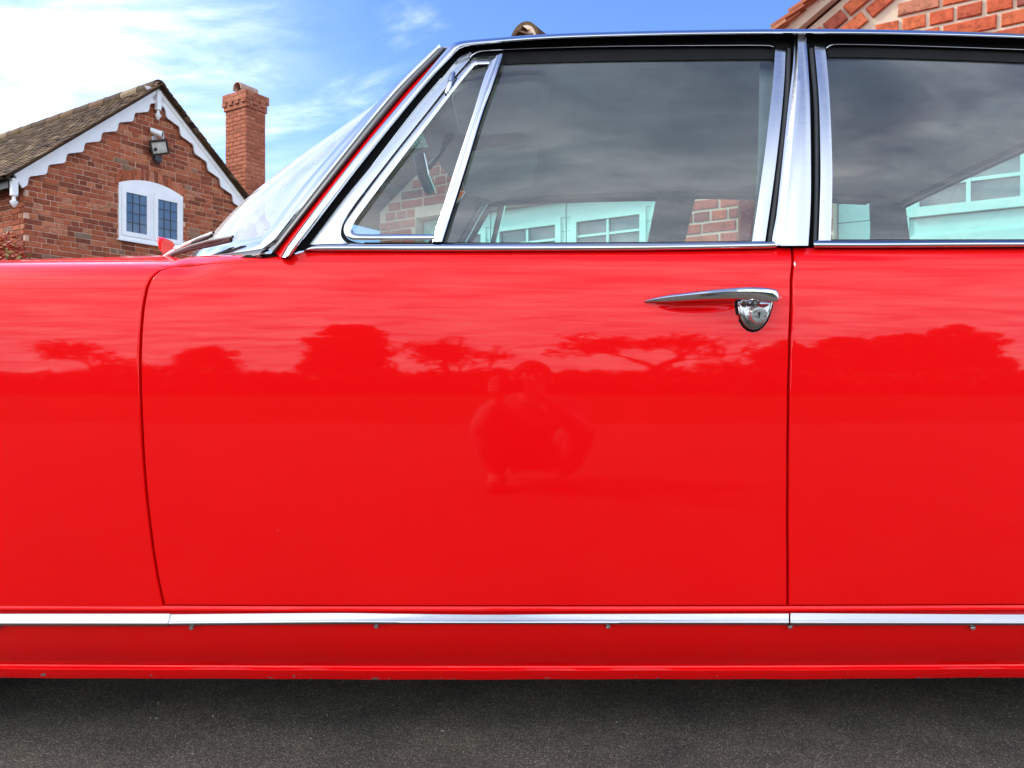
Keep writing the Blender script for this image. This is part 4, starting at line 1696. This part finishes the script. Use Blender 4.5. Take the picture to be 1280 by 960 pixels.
# scuttle between door top, bonnet and screen
mb = MB()
rows = []
for k in range(41):
    u = -1 + 2 * k / 40
    p = screen_pt(0, u)
    rows.append([p + Vector((-.002, 0, -.018)), p + Vector((-.05, 0, -.026 - .004 * (1 - u * u))), p + Vector((-.11, 0, -.040 - .008 * (1 - u * u)))])
mb.grid(rows)
make('scuttle', mb, M['paint'], car)
lower = [(205, 334), (230, 329.5), (262, 328.6), (300, 326.6), (349, 322.6), (372, 319)]
upper = [(215, 327), (236, 321.5), (262, 319.5), (300, 318.8), (337, 317), (362, 314)]
rows = []
for a, b in zip(catmull(lower, 40), catmull(upper, 40)):
    x, z = S(a[0], a[1] + 1.5)
    pa = Vector((x, body_y(x, min(z, ztop(x) - .001)) + .004, z))
    pb = PX(b[0], b[1], pa.y + .06)
    rows.append([pa + Vector((0, .012, -.03)), pa, pa.lerp(pb, .5) + Vector((0, -.004, .002)), pb, pb + Vector((0, .06, .002))])
mb = MB()
mb.grid(rows)
make('scuttle_side', mb, M['paint'], car, far=True)

# bonnet
mb = MB()
rows = []
for f in np.linspace(0, 1, 40):
    row = []
    for u in np.linspace(-1, 1, 31):
        p = screen_pt(0, u)
        xr_ = p.x - .075
        x = xr_ + (-2.25 - xr_) * f
        w = 1 - u * u
        edge = plan(x) - plan(xr_)
        half = (YC - 1.455 - max(0, plan(x) - .02))
        z = 0.905 + 0.128 * w * (1 - .30 * f) - .012 * f - 0.22 * smooth(-1.5, -2.25, x)
        row.append(Vector((x, YC + u * half, z)))
    rows.append(row)
mb.grid(rows)
make('bonnet', mb, M['paint'], car)
# rubber lipped rear edge of the bonnet and the wipers resting on it
pts = [PX(202, 328, 1.83), PX(209, 321.5, 1.78), PX(221, 315, 1.70), PX(239, 309.5, 1.62), PX(262, 305, 1.55), PX(289, 299, 1.488)]
mb = MB()
pp = [Vector(p) for p in pts]
mb.tube(pp, [.002, .0050, .0064, .0070, .0070, .0062], 12, flat=.55)
mb.build('bonnet_seal', plain('lip_rubber', (0.030, 0.014, 0.014), 0.6, spec=.25, var=.2), car, smooth=True)
mb = MB()
mb.tube([PX(205, 321, 1.80), PX(214, 315.5, 1.74), PX(232, 306, 1.65), PX(250, 298, 1.59), PX(266, 291, 1.55)], [.0035, .0045, .005, .0042, .003], 10)
mb.tube([PX(219, 312, 1.70), PX(224, 310, 1.70)], .0065, 12)
mb.build('wiper_arm', plain('silver_paint', (0.62, 0.60, 0.58), 0.4), car, smooth=True)
mb = MB()
mb.tube([PX(238, 303.5, 1.63), PX(252, 298.5, 1.58), PX(264, 294.5, 1.555), PX(267.5, 289.5, 1.55)], [.004, .005, .0045, .002], 8)
mb.tube([PX(214, 317.5, 1.73), PX(240, 307.5, 1.61), PX(262, 301.5, 1.54), PX(291, 296, 1.482)], [.003, .004, .004, .003], 8)
mb.build('wiper_blade', M['greyrubber'], car, smooth=True)
# red wing mirror on the far front wing
c = PX(208, 309, 2.62)
mb = MB()
rows = []
for f in np.linspace(0, 1, 9):
    rad = .034 * (1 - (1 - f) ** 2.2) + .0015
    ctr = c + Vector((-.030 + .036 * f, 0, .030 - .026 * f))
    rows.append([ctr + Vector((.006 * math.sin(t) * f, math.cos(t) * rad * 1.5, math.sin(t) * rad * (1.0 if math.sin(t) < 0 else .55))) for t in np.linspace(0, 2 * math.pi, 17)[:-1]])
mb.grid(rows, close=True)
mb.f.append(tuple(8 * 16 + k for k in range(16)))
mb.tube([c + Vector((.0, .02, -.02)), c + Vector((.01, .05, -.16))], [.012, .016], 10)
mb.build('wing_mirror', M['paint'], car, smooth=True)

def rear_pt(v, u):
    w = 1 - u * u
    ye = 1.585 - .10 * (1 - v)
    return Vector((1.35 + .11 * (1 - v) + .07 * w * (1 - v), YC + u * (YC - ye - .035 - .02 * v), .955 + (1.305 - .955) * v + .006 * w))


# roof skin and headlining
rail_n = [G(p[0], p[1], .012) for p in catmull(rail_a[6:], 40)]
XR = 1.36
mb = MB()
ml = MB()
rows, rl = [], []
front = [screen_pt(1.0, u) for u in np.linspace(-1, 1, 31)]
for i, p in enumerate(rail_n):
    row, row2 = [], []
    for k, u in enumerate(np.linspace(-1, 1, 31)):
        f = i / (len(rail_n) - 1)
        w = 1 - abs(u) ** 2.2
        x = p.x if i else front[k].x + .01
        x = front[k].x + .01 + (XR + .02 * w - front[k].x) * f
        xx = np.interp(x, [q.x for q in rail_n], [q.z for q in rail_n])
        y0 = float(np.interp(x, [q.x for q in rail_n], [q.y for q in rail_n]))
        z = float(xx) - .006 + .085 * w * (1 - .25 * f) + (front[k].z - scr_n[-1].z) * (1 - smooth(0, .25, f)) * 0
        row.append(Vector((x, YC + u * (YC - y0 - .006), z)))
        sag = .008 * abs(math.sin(f * 4 * math.pi)) ** .35
        z2 = float(xx) - .042 + .052 * w - (.02 if f > .97 else 0) + sag * w
        row2.append(Vector((x + .03 * (1 - f), YC + u * (YC - y0 - .028), z2)))
        if i == 0:
            row2[-1] = front[k] + Vector((.004, 0, -.014))
        if i == len(rail_n) - 1:
            rr_ = rear_pt(1, u)
            row[-1] = rr_ + Vector((.012, 0, .012))
            row2[-1] = rr_ + Vector((-.008, 0, .002))
    rows.append(row)
    rl.append(row2)
mb.grid(rows)
make('roof', mb, M['paint'], car)
ml.grid(rl)
make('headlining', ml, M['liner'], car)
# headlining side rails and inner pillars (grey trim), both sides
def inner_strip(A, Bp, off, n=40, far=True):
    edge_strip('pillar_lining', A, Bp, off, .0, .006, M['trimcloth'], car, n=n, m=4, far=far)


inner_strip([(570, 66), (605, 58), (720, 50), (985, 45), (1120, 46), (1280, 50), (1490, 58)], [(560, 96), (605, 84), (720, 79), (985, 77), (1120, 76), (1280, 82), (1490, 92)], -.035)
inner_strip([(338, 318), (430, 200), (503, 111), (556, 58)], [(392, 312), (474, 204), (556, 104), (590, 70)], -.035)
inner_strip([(950, 50), (946, 230), (938, 312)], [(1030, 50), (1034, 230), (1036, 312)], -.04)

# rear window, quarter pillars, boot
mb = MB()
mb.grid([[rear_pt(v, u) for u in np.linspace(-1, 1, 21)] for v in np.linspace(0, 1, 10)])
rw = make('rear_window', mb, M['glass'], car)
ribbon('rear_window_trim', [rear_pt(1, u) for u in np.linspace(-1, 1, 30)], [rear_pt(1, u) + Vector((-.03, 0, .012)) for u in np.linspace(-1, 1, 30)], Vector((.004, 0, .006)), M['rubber'], rw)
mb = MB()
rows = []
for v in np.linspace(0, 1, 12):
    a = Vector((1.38 - .09 * v, cab_y(1.3, .955 + .40 * v), .955 + .385 * v))
    b = rear_pt(v, -1)
    rows.append([a.lerp(b, t) + Vector((0, -.05 * math.sin(math.pi * t) * .5, 0)) for t in np.linspace(0, 1, 8)])
mb.grid(rows)
make('quarter_pillar', mb, M['paint'], car, far=True)
mb = MB()
rows = []
for v in np.linspace(0, 1.04, 14):
    a = Vector((1.345 - .09 * v, cab_y(1.3, .955 + .40 * v) + .05, .955 + .385 * v))
    b = rear_pt(v, -1) + Vector((.004, .014, .0))
    rows.append([a.lerp(b, t) for t in np.linspace(0, 1, 6)])
mb.grid(rows)
make('pillar_lining', mb, M['trimcloth'], car, far=True)
mb = MB()
rows = []
for f in np.linspace(0, 1, 24):
    row = []
    for u in np.linspace(-1, 1, 21):
        a = rear_pt(0, u)
        x = a.x + (2.45 - a.x) * f
        row.append(Vector((x, YC + u * (YC - 1.43 - plan(x)), .955 + .03 * (1 - u * u) - .28 * smooth(1.7, 2.45, x) - (.0 if f < 1 else .3))))
    rows.append(row)
mb.grid(rows)
make('boot_lid', mb, M['paint'], car)
# nose and tail closing panels
for x, nm in ((-2.25, 'nose_panel'), (2.45, 'tail_panel')):
    mb = MB()
    rows = []
    for f in np.linspace(0, 1, 8):
        z = .30 + f * (.40 if x < 0 else .38)
        rows.append([Vector((x + (-1 if x < 0 else 1) * .10 * (1 - u * u) * (1 - .4 * f), YC + u * (YC - body_y(x, z)), z)) for u in np.linspace(-1, 1, 15)])
    mb.grid(rows)
    make(nm, mb, M['paint'], car)

# floor pan
mb = MB()
mb.box((0.05, YC, .185), (2.15, 0, 0), (0, .690, 0), (0, 0, .012))
mb.box((0.2, YC, .165), (1.0, 0, 0), (0, .10, 0), (0, 0, .02))
for y in (1.545, 2.755):
    mb.box((0.19, y, .168), (1.15, 0, 0), (0, .05, 0), (0, 0, .022))
mb.build('floor_pan', M['under'], car)
mb = MB()
mb.box((0.45, YC, .207), (.95, 0, 0), (0, .62, 0), (0, 0, .004))
mb.build('carpet', plain('grey_carpet', (0.30, 0.29, 0.27), 0.95, spec=.1, var=.2), car)
for x0, x1 in ((-.40, rear_x(.7) - .03), (rear_x(.7) + .03, 1.22)):
    mb = MB()
    mb.grid([[Vector((x, body_y(x, min(z, .93)) + .055 + (.0 if z < .93 else -.02), z)) for x in np.linspace(x0, x1, 14)] for z in np.linspace(.30, .935, 12)])
    make('door_lining', mb, M['liner'], car, far=True)
# wheels
for x in (AX, 1.72):
    for y, sg in ((1.46, -1), (2 * YC - 1.46, 1)):
        c = Vector((x, y + (.10 if sg < 0 else -.10), .325))
        a = Vector((0, sg, 0))
        mb = MB()
        mb.lathe([(.20, -.09), (.27, -.095), (.312, -.08), (.323, -.05), (.325, 0), (.323, .05), (.312, .08), (.27, .095), (.20, .09), (.20, -.09)], c, a, (1, 0, 0), 40)
        w = mb.build('wheel', M['tyre'], car, smooth=True)
        mb = MB()
        mb.lathe([(.001, .075), (.10, .085), (.16, .075), (.19, .06), (.20, .085), (.205, .088)], c, a, (1, 0, 0), 40)
        mb.build('wheel_cover', M['brushed'], w, smooth=True)

# interior: seats, dashboard, steering wheel, visors, mirror
def cushion(mb, c, hx, hy, hz, tilt=0.0, n=9):
    c = Vector(c)
    rot = Matrix.Rotation(tilt, 3, 'Y')
    rows = []
    for i in range(n):
        a = -math.pi / 2 + math.pi * i / (n - 1)
        rw_ = []
        for k in range(20):
            b = 2 * math.pi * k / 20
            sp_ = lambda v, e: math.copysign(abs(v) ** e, v)
            p = Vector((hx * sp_(math.cos(a), .35) * sp_(math.cos(b), .35), hy * sp_(math.cos(a), .35) * sp_(math.sin(b), .35), hz * sp_(math.sin(a), .5)))
            rw_.append(c + rot @ p)
        rows.append(rw_)
    mb.grid(rows, close=True)


for y in (1.76, 2.54):
    mb = MB()
    cushion(mb, (.12, y, .44), .27, .27, .10)
    s = mb.build('front_seat', M['seat'], car, smooth=True)
    mb = MB()
    cushion(mb, (.43, y, .70), .09, .27, .26, R(-14))
    mb.build('backrest', M['seat'], s, smooth=True)
mb = MB()
cushion(mb, (1.0, YC, .46), .27, .66, .11)
s = mb.build('rear_seat', M['seat'], car, smooth=True)
mb = MB()
cushion(mb, (1.33, YC, .70), .10, .66, .27, R(-16))
mb.build('backrest', M['seat'], s, smooth=True)
mb = MB()
rows = []
for y in np.linspace(1.46, 2.84, 12):
    rows.append([Vector((x, y, z)) for x, z in ((-.40, .62), (-.37, .80), (-.40, .87), (-.50, .905), (-.75, .91))])
mb.grid(rows)
make('dashboard', mb, M['trimcloth'], car)
mb = MB()
c, t = Vector((-.16, 2.54, .80)), R(62)
ring = [c + Vector((math.cos(a) * .2 * math.cos(t), math.sin(a) * .2, math.cos(a) * .2 * math.sin(t))) for a in np.linspace(0, 2 * math.pi, 33)]
mb.tube(ring, .011, 8, cap=False)
mb.tube([c + Vector((-.24, 0, -.10)), c + Vector((-.05, 0, 0)), c + Vector((0, -.06, -.02)), c + Vector((.0, -.19, -.03))], [.03, .022, .016, .012], 8)
mb.build('steering_wheel', M['blackplastic'], car, smooth=True)


def visor(y0, y1, x0, x1, z0, z1):
    mb = MB()
    cs = []
    r = .05
    for cx, cy, a0 in ((x1 - r, y1 - r, 0), (x0 + r, y1 - r, 90), (x0 + r, y0 + r, 180), (x1 - r, y0 + r, 270)):
        for k in range(6):
            a = R(a0 + 18 * k)
            cs.append((cx + r * math.cos(a), cy + r * math.sin(a)))
    zf = lambda x: z0 + (z1 - z0) * (x - x0) / (x1 - x0)
    mb.add([Vector((x, y, zf(x) + d)) for d in (0, -.016) for x, y in cs], [tuple(range(24)), tuple(range(47, 23, -1))] + [(i, (i + 1) % 24, (i + 1) % 24 + 24, i + 24) for i in range(24)])
    o = mb.build('sun_visor', M['liner'], car)
    mb = MB()
    mb.tube([(x, y, zf(x) - .014) for x, y in cs + cs[:1]], .0035, 6, cap=False)
    mb.build('piping', M['liner'], o, smooth=True)


visor(1.66, 1.98, -.13, .08, 1.350, 1.372)
visor(2.12, 2.56, -.15, .07, 1.335, 1.372)
mb = MB()
cushion(mb, (-.245, YC, 1.285), .016, .115, .036, R(-12))
mb.tube([(-.235, YC, 1.30), (-.20, YC, 1.345), (-.17, YC, 1.40)], [.007, .007, .012], 8)
rvm = mb.build('interior_mirror', M['blackplastic'], car, smooth=True)
mb = MB()
mb.box((-.2275, YC, 1.2855), (.0015, 0, .0003), (0, .104, 0), (-.006, 0, .028))
mb.build('mirror_glass', M['chrome'], rvm)

# ------------------------------------------------------------------ door handle with push button lock
ht = [(805.5, 376.2), (815, 373.2), (830, 369.9), (850, 367.6), (870, 365.8), (900, 363.2), (930, 361.7), (950, 362.8), (962, 365.2), (968.5, 368.6), (971, 372)]
hb = [(806, 378), (815, 378.2), (830, 378.4), (850, 378.2), (870, 377.6), (900, 377.0), (930, 377.0), (950, 378.8), (962, 379.6), (968, 377.6), (971.2, 374.4)]
n = 50
T_, B_ = catmull(ht, n), catmull(hb, n)
rows = []
for i, (a, b) in enumerate(zip(T_, B_)):
    f = i / (n - 1)
    lift = .003 + .026 * smooth(0, .55, f) + .004 * smooth(.5, .8, f) - .012 * smooth(.93, 1, f)
    th = .0015 + .0085 * math.sin(math.pi * min(1, f * 1.02)) ** .7
    pa, pb = side(a[0], a[1], 0), side(b[0], b[1], 0)
    ctr = (pa + pb) / 2
    hh = (pa.z - pb.z) / 2
    ctr.y -= lift
    row = []
    for k in range(20):
        t = 2 * math.pi * k / 20
        y = -math.cos(t) * th
        z = math.sin(t) * hh
        # blade: rounded top, sharper lower front lip
        row.append(ctr + Vector((0, y * (1.0 if z > 0 else .85), z)))
    rows.append(row)
mb = MB()
mb.grid(rows, close=True)
mb.f.append(tuple(range(20))[::-1])
mb.f.append(tuple((n - 1) * 20 + k for k in range(20)))
# foot at the lock end and the pivot
for px, py, r in ((944, 373, .009), (930, 373, .007)):
    p = side(px, py, 0)
    mb.tube([p + Vector((0, .01, -.002)), p + Vector((0, -.03, .001))], [r * 1.2, r], 12)
mb.build('door_handle', M['chrome'], door, smooth=True)
out_l = [(920.6, 377), (920.8, 384), (922, 392), (925, 400), (929.5, 407), (935, 411.6), (941, 413.2), (947, 411.8), (952.5, 407.4), (957.5, 401), (961, 393), (963.6, 384), (965, 377), (943, 374.5)]
ctr_px = (943, 392)
rows = []
for sc_, off in ((1.0, -.003), (1.0, .003), (.97, .0055), (.90, .0065), (.86, .0060), (.78, .0075), (.5, .008), (.1, .008)):
    rows.append([side(ctr_px[0] + (p[0] - ctr_px[0]) * sc_, ctr_px[1] + (p[1] - ctr_px[1]) * sc_, off) for p in out_l])
mb = MB()
mb.grid(rows, close=True)
k = len(out_l)
mb.f.append(tuple(len(rows) * k - k + j for j in range(k)))
mb.build('handle_plate', chrome_mat('plate_chrome', (0.40, 0.40, 0.40), .12, .05), door, smooth=True)
c = side(942.5, 394.5, .006)
c2 = Vector((c.x, c.y, c.z))
axb = Vector((.05, -1, -.07)).normalized()
mb = MB()
mb.lathe([(.0165, 0), (.0165, .002), (.0148, .003), (.0148, .017), (.0140, .0185), (.0105, .0187), (.0100, .0178), (.0088, .0178), (.0082, .0187), (.001, .0188)], c2, axb, (1, 0, 0), 32)
lock = mb.build('door_lock', chrome_mat('worn_chrome', (0.60, 0.60, 0.60), .26, .08), door, smooth=True)
mb = MB()
p = c2 + axb * .0189
mb.box(p + Vector((0, 0, .0022)), (.0017, 0, 0), axb * .0004, (0, 0, .0026))
mb.box(p + Vector((.0004, 0, -.0024)), (.0010, 0, 0), axb * .00035, (0, 0, .0022))
mb.build('keyhole', M['dark'], door)
mb = MB()
pts = [side(x, y, -.002) for x, y in out_l]
mc = side(*ctr_px, -.002)
mb.tube([mc + (p - mc) * 1.04 for p in pts] + [mc + (pts[0] - mc) * 1.04], .0035, 6, cap=False)
mb.build('plate_gasket', M['rubber'], door, smooth=True)

# ------------------------------------------------------------------ trees behind the camera, seen mirrored in the paint
def mirrored(px, py, d):
    """point d metres in front of the car side that the paint mirrors at this place in the photograph"""
    x, z = S(px, py)
    t = float(np.interp(z, ZT, TILT))
    y = body_y(x, z)
    el = math.atan((z - CAM_H) / y) + 2 * R(t)
    return Vector((x + (px - 640) / F * d, y - d, z + math.tan(el) * d))


def bare_tree(name, label, top, halfw, seed, levels=7):
    rnd = random.Random(seed)
    base = Vector((top.x, top.y, 0))
    root = thing(name, label, 'tree', base, 'bare trees mirrored in the car paint')
    H = top.z
    tr, cr = MB(), MB()

    def grow(mb, p, d, ln, r, lev):
        n = 4
        pts = [p]
        dd = d.copy()
        for i in range(n):
            dd = (dd + Vector((rnd.gauss(0, .13), rnd.gauss(0, .13), rnd.gauss(.02, .08)))).normalized()
            p = p + dd * ln / n
            pts.append(p)
        mb.tube(pts, [max(.016, r * (1 - .35 * i / n)) for i in range(n + 1)], 6 if lev < 2 else 3, cap=False)
        if lev >= levels:
            return
        k = 3 if lev < 4 else 2
        if lev >= 1:
            k += 1 if rnd.random() < .6 else 0
        for j in range(k):
            a = rnd.uniform(0, 6.28)
            sp_ = rnd.uniform(.45, .95) if lev else rnd.uniform(.5, 1.0)
            u = dd.cross(Vector((math.cos(a), math.sin(a), .3))).normalized()
            nd = (dd * math.cos(sp_) + u * math.sin(sp_))
            nd.z = nd.z * .85 + .13
            nd.normalize()
            st = pts[-1] if j < 2 else pts[rnd.randint(2, n)]
            grow(cr, st, nd, ln * rnd.uniform(.50, .92), r * .58, lev + 1)
    grow(tr, base, Vector((0, 0, 1)), H * .20, H * .026, 0)
    # fit the crown to the wanted height and spread
    zs_ = float(np.percentile([v[2] for v in cr.v], 98.5))
    ws = float(np.percentile([abs(v[0] - base.x) for v in cr.v], 96))
    for m_ in (tr, cr):
        m_.v = [(base.x + (v[0] - base.x) * halfw / ws, base.y + (v[1] - base.y) * halfw / ws, v[2] * H / zs_) for v in m_.v]
    tr.build('trunk', M['bark'], root, smooth=True, fix=False)
    cr.build('crown', M['bark'], root, fix=False)


def leafy_tree(name, label, top, halfw, seed, group, cone=False):
    rnd = random.Random(seed)
    base = Vector((top.x, top.y, 0))
    root = thing(name, label, 'tree', base, group)
    H = top.z
    tr = MB()
    tr.tube([base, base + Vector((.1, 0, H * .3)), base + Vector((0, .1, H * .75))], [H * .035, H * .025, H * .01], 8)
    mb = MB()
    for k in range(60):
        a, f, q = rnd.uniform(0, 6.28), rnd.uniform(-.85, 1), rnd.uniform(.55, 1.0)
        s_ = halfw * rnd.uniform(.22, .34)
        w = math.sqrt(max(0, 1 - max(0, f) ** 2)) * q
        c = base + Vector((w * (halfw - s_ * .7) * math.cos(a), w * (halfw - s_ * .7) * math.sin(a), H * .46 + f * (H * .54 - s_ * .75)))
        tr.tube([base + Vector((0, 0, c.z * .6)), c], [H * .010, H * .004], 5)
        leaf_cloud(mb, c, (s_, s_, s_ * .8), 130, H * .030, rnd, .15)
    leaf_cloud(mb, base + ZV * H * .42, (halfw * .75, halfw * .75, H * .42), 900, H * .05, rnd, .1)
    tr.build('trunk', M['bark'], root, smooth=True, fix=False)
    mb.build('crown', M['leaf_dark'], root, fix=False)


def place(px, py, hw, d):
    return mirrored(px, py, d), hw / F * (d + 1.35)


for i, (px, py, hw, d, lab) in enumerate((
        (96, 428, 78, 30, 'bare twiggy tree mirrored in the front wing left of the door gap'),
        (556, 424, 74, 36, 'bare tree with spreading flat crown mirrored in the middle of the front door'),
        (812, 420, 118, 33, 'broad bare tree mirrored in the front door below the handle'))):
    p, w = place(px, py, hw, d)
    bare_tree('bare_tree', lab, p, w, 100 + i)
for i, (px, py, hw, d, cone, lab) in enumerate((
        (236, 430, 52, 36, False, 'small round evergreen mirrored just right of the front door gap'),
        (425, 404, 74, 30, False, 'tall domed dark evergreen mirrored in the front part of the front door'),
        (1005, 424, 50, 32, False, 'dark evergreen mirrored at the leading edge of the rear door'),
        (1080, 419, 55, 31, False, 'second dark evergreen mirrored along the rear door from its leading edge'),
        (1160, 413, 60, 30, False, 'third dark evergreen mirrored along the rear door from its leading edge'),
        (1245, 404, 62, 29, False, 'tallest dark evergreen mirrored in the rear door near the picture edge'),
        (1340, 400, 70, 28, False, None))):
    if lab is None:
        continue
    p, w = place(px, py, hw, d)
    leafy_tree('evergreen_tree', lab, p, w, 200 + i, 'evergreen trees mirrored in the car paint', cone)
# long hedge closing the field behind them
rnd = random.Random(77)
mb = MB()
hp = mirrored(640, 460, 24)
for k in range(150):
    x = -34 + 68 * k / 149
    leaf_cloud(mb, (x, hp.y + rnd.uniform(-.6, .6), hp.z * .5 + rnd.uniform(-.05, .08)), (.8, .9, hp.z * .5 * (rnd.uniform(.75, 1.0) + .35 * math.sin(k * .23) * math.sin(k * .071 + 1))), 170, .26, rnd, .3)
    leaf_cloud(mb, (x, hp.y, hp.z * .35), (.7, .5, hp.z * .35), 90, .30, rnd, .1)
hd = thing('hedge', 'long dark hedge across the field, mirrored low in the car doors', 'hedge', (0, hp.y, 0))
mb.build('foliage', M['leaf_dark'], hd, fix=False)
mb = MB()
for k in range(60):
    x = -33.5 + 67 * k / 59
    mb.tube([(x, hp.y, 0), (x + rnd.uniform(-.2, .2), hp.y, hp.z * .6)], [.05, .02], 5)
mb.build('stem', M['bark'], hd, fix=False)

# ------------------------------------------------------------------ the photographer, crouching, mirrored in the door
SKIN = plain('skin', (0.50, 0.30, 0.22), 0.55, var=.08, scale=20)
COAT = plain('grey_jacket', (0.20, 0.20, 0.20), 0.85, var=.3, scale=30)
JEAN = plain('blue_jeans', (0.16, 0.18, 0.22), 0.9, var=.3, scale=40)
HAIR = plain('dark_hair', (0.025, 0.017, 0.012), 0.6, var=.4, scale=60)
SHOE = plain('brown_shoe', (0.06, 0.035, 0.02), 0.6, var=.2)


def skinned(name, verts, edges, rads, root, mat, parent, sub=2, post=None):
    me = bpy.data.meshes.new(name)
    me.from_pydata([tuple(v) for v in verts], edges, [])
    o = bpy.data.objects.new(name, me)
    C.objects.link(o)
    sk = o.modifiers.new('skin', 'SKIN')
    sk.use_smooth_shade = True
    o.modifiers.new('sub', 'SUBSURF').levels = sub
    for i, r in enumerate(rads):
        d = me.skin_vertices[0].data[i]
        d.radius = (r, r) if not isinstance(r, tuple) else r
        d.use_root = (i == root)
    dg = bpy.context.evaluated_depsgraph_get()
    m2 = bpy.data.meshes.new_from_object(o.evaluated_get(dg))
    C.objects.unlink(o)
    bpy.data.objects.remove(o)
    m2.name = name
    m2.materials.clear()
    m2.materials.append(mat)
    m2.polygons.foreach_set('use_smooth', [True] * len(m2.polygons))
    o2 = bpy.data.objects.new(name, m2)
    return link(o2, parent)


HX = 0.085
per = thing('person', 'person crouching with a raised phone, mirrored in the middle of the front door', 'person', (HX, -.62, 0))
Vv, E, Rr = [], [], []


def J(p, r, par=None):
    Vv.append(Vector(p))
    Rr.append(r)
    if par is not None:
        E.append((par, len(Vv) - 1))
    return len(Vv) - 1


pel = J((HX, -.72, .235), .12)
ab = J((HX, -.665, .36), .115, pel)
chs = J((HX, -.575, .485), .125, ab)
nk0 = J((HX, -.500, .575), .075, chs)
nk1 = J((HX, -.455, .635), .050, nk0)
jaw = J((HX, -.405, .690), .062, nk1)
skl = J((HX, -.415, .745), .082, jaw)
crn = J((HX, -.42, .795), .066, skl)
for s in (-1, 1):
    sh = J((HX + s * .175, -.515, .535), .055, chs)
    el_ = J((HX + s * .205 - .01, -.33, .40), .040, sh)
    wr = J((HX * .4 + s * .078, -.125, .625), .026, el_)
    pm = J((HX * .1 + s * .070, -.075, .668), (.034, .018), wr)
    for k, (dz_, ln) in enumerate(((-.030, .055), (-.010, .065), (.010, .068), (.030, .062))):
        k1 = J((s * .078 + .004, -.050, .690 + dz_), .0095, pm)
        k2 = J((s * .072 + .003, -.026, .692 + dz_), .0085, k1)
        J((s * (.072 - ln * .45), -.0175, .694 + dz_), .0078, k2)
    t1 = J((s * .058, -.068, .715), .0105, pm)
    J((s * .045, -.055, .742), .0090, t1)
    hp_ = J((HX + s * .11, -.70, .225), .098, pel)
    kn = J((HX + s * .20, -.33, .42), .062, hp_)
    an = J((HX + s * .15, -.60, .095), .040, kn)
    J((HX + s * .165, -.43, .045), .036, an)
body = skinned('body', Vv, E, Rr, pel, SKIN, per)
# face: nose, ears, eyes, mouth as shaped features on the head
mb = MB()
hc = Vector((HX, -.415, .735))
mb.tube([hc + Vector((0, .075, .018)), hc + Vector((0, .092, -.008)), hc + Vector((0, .080, -.022))], [.007, .013, .008], 10)
for s in (-1, 1):
    mb.lathe([(.001, -.008), (.020, -.006), (.026, .0), (.018, .006), (.001, .004)], hc + Vector((s * .083, -.005, -.004)), (s, .3, 0), (0, 0, 1), 14)
mb.build('face_feature', SKIN, per, smooth=True)
mb = MB()
for s in (-1, 1):
    mb.lathe([(.001, -.010), (.008, -.008), (.0105, 0), (.008, .007), (.001, .0095)], hc + Vector((s * .032, .070, .016)), (0, 1, 0), (0, 0, 1), 14)
mb.build('eye', M['white'], per, smooth=True)
mb = MB()
for s in (-1, 1):
    mb.lathe([(.001, .001), (.0045, .0005)], hc + Vector((s * .032, .0795, .016)), (0, 1, 0), (0, 0, 1), 12)
mb.build('iris', M['dark'], per)
mb = MB()
mb.tube([hc + Vector((x, .072 - abs(x) * .5, -.045)) for x in (-.024, -.012, 0, .012, .024)], [.002, .0045, .005, .0045, .002], 8)
mb.build('mouth', plain('lips', (.42, .16, .14), .5), per, smooth=True)
rnd = random.Random(9)
mb = MB()
rows = []
for i in range(12):
    a = math.pi / 2 * i / 11 * 1.28
    rows.append([Vector((HX, -.423, .748)) + Vector((math.cos(t) * .090 * math.sin(a), math.sin(t) * .100 * math.sin(a) - .012, .098 * math.cos(a) + (.03 if math.sin(t) > .3 and i > 7 else 0) + rnd.uniform(-.002, .002))) for t in np.linspace(0, 2 * math.pi, 25)[:-1]])
mb.grid(rows, close=True)
mb.build('hair', HAIR, per, smooth=True)


def cloth(name, chain, edges, root, mat):
    vs = [Vector(p) for p, r in chain]
    return skinned(name, vs, edges, [r for p, r in chain], root, mat, per)


jc = [((HX, -.715, .27), .142), ((HX, -.665, .36), .134), ((HX, -.575, .485), .145), ((HX, -.495, .58), .082), ((HX, -.468, .618), .062)]
je = [(0, 1), (1, 2), (2, 3), (3, 4)]
for s in (-1, 1):
    b = len(jc)
    jc += [((HX + s * .175, -.515, .535), .072), ((HX + s * .205 - .01, -.33, .40), .054), ((HX * .45 + s * .088, -.150, .600), .040)]
    je += [(2, b), (b, b + 1), (b + 1, b + 2)]
cloth('jacket', jc, je, 0, COAT)
tc_ = [((HX, -.725, .235), .130)]
te = []
for s in (-1, 1):
    b = len(tc_)
    tc_ += [((HX + s * .11, -.70, .225), .112), ((HX + s * .20, -.33, .42), .076), ((HX + s * .155, -.58, .115), .056)]
    te += [(0, b), (b, b + 1), (b + 1, b + 2)]
cloth('trousers', tc_, te, 0, JEAN)
for s in (-1, 1):
    cloth('shoe', [((HX + s * .15, -.625, .055), .046), ((HX + s * .155, -.55, .050), .048), ((HX + s * .165, -.45, .042), .045), ((HX + s * .168, -.385, .036), .032)], [(0, 1), (1, 2), (2, 3)], 0, SHOE)
ph = thing('phone', 'dark phone held up in both hands, mirrored in the front door', 'phone', (0, -.022, .66))
mb = MB()
mb.box((0, -.026, .690), (.074, 0, 0), (0, .004, 0), (0, 0, .036))
mb.build('case', M['blackplastic'], ph)
mb = MB()
mb.box((0, -.0306, .690), (.071, 0, 0), (0, .0004, 0), (0, 0, .033))
mb.build('screen', M['doorglass'], ph)
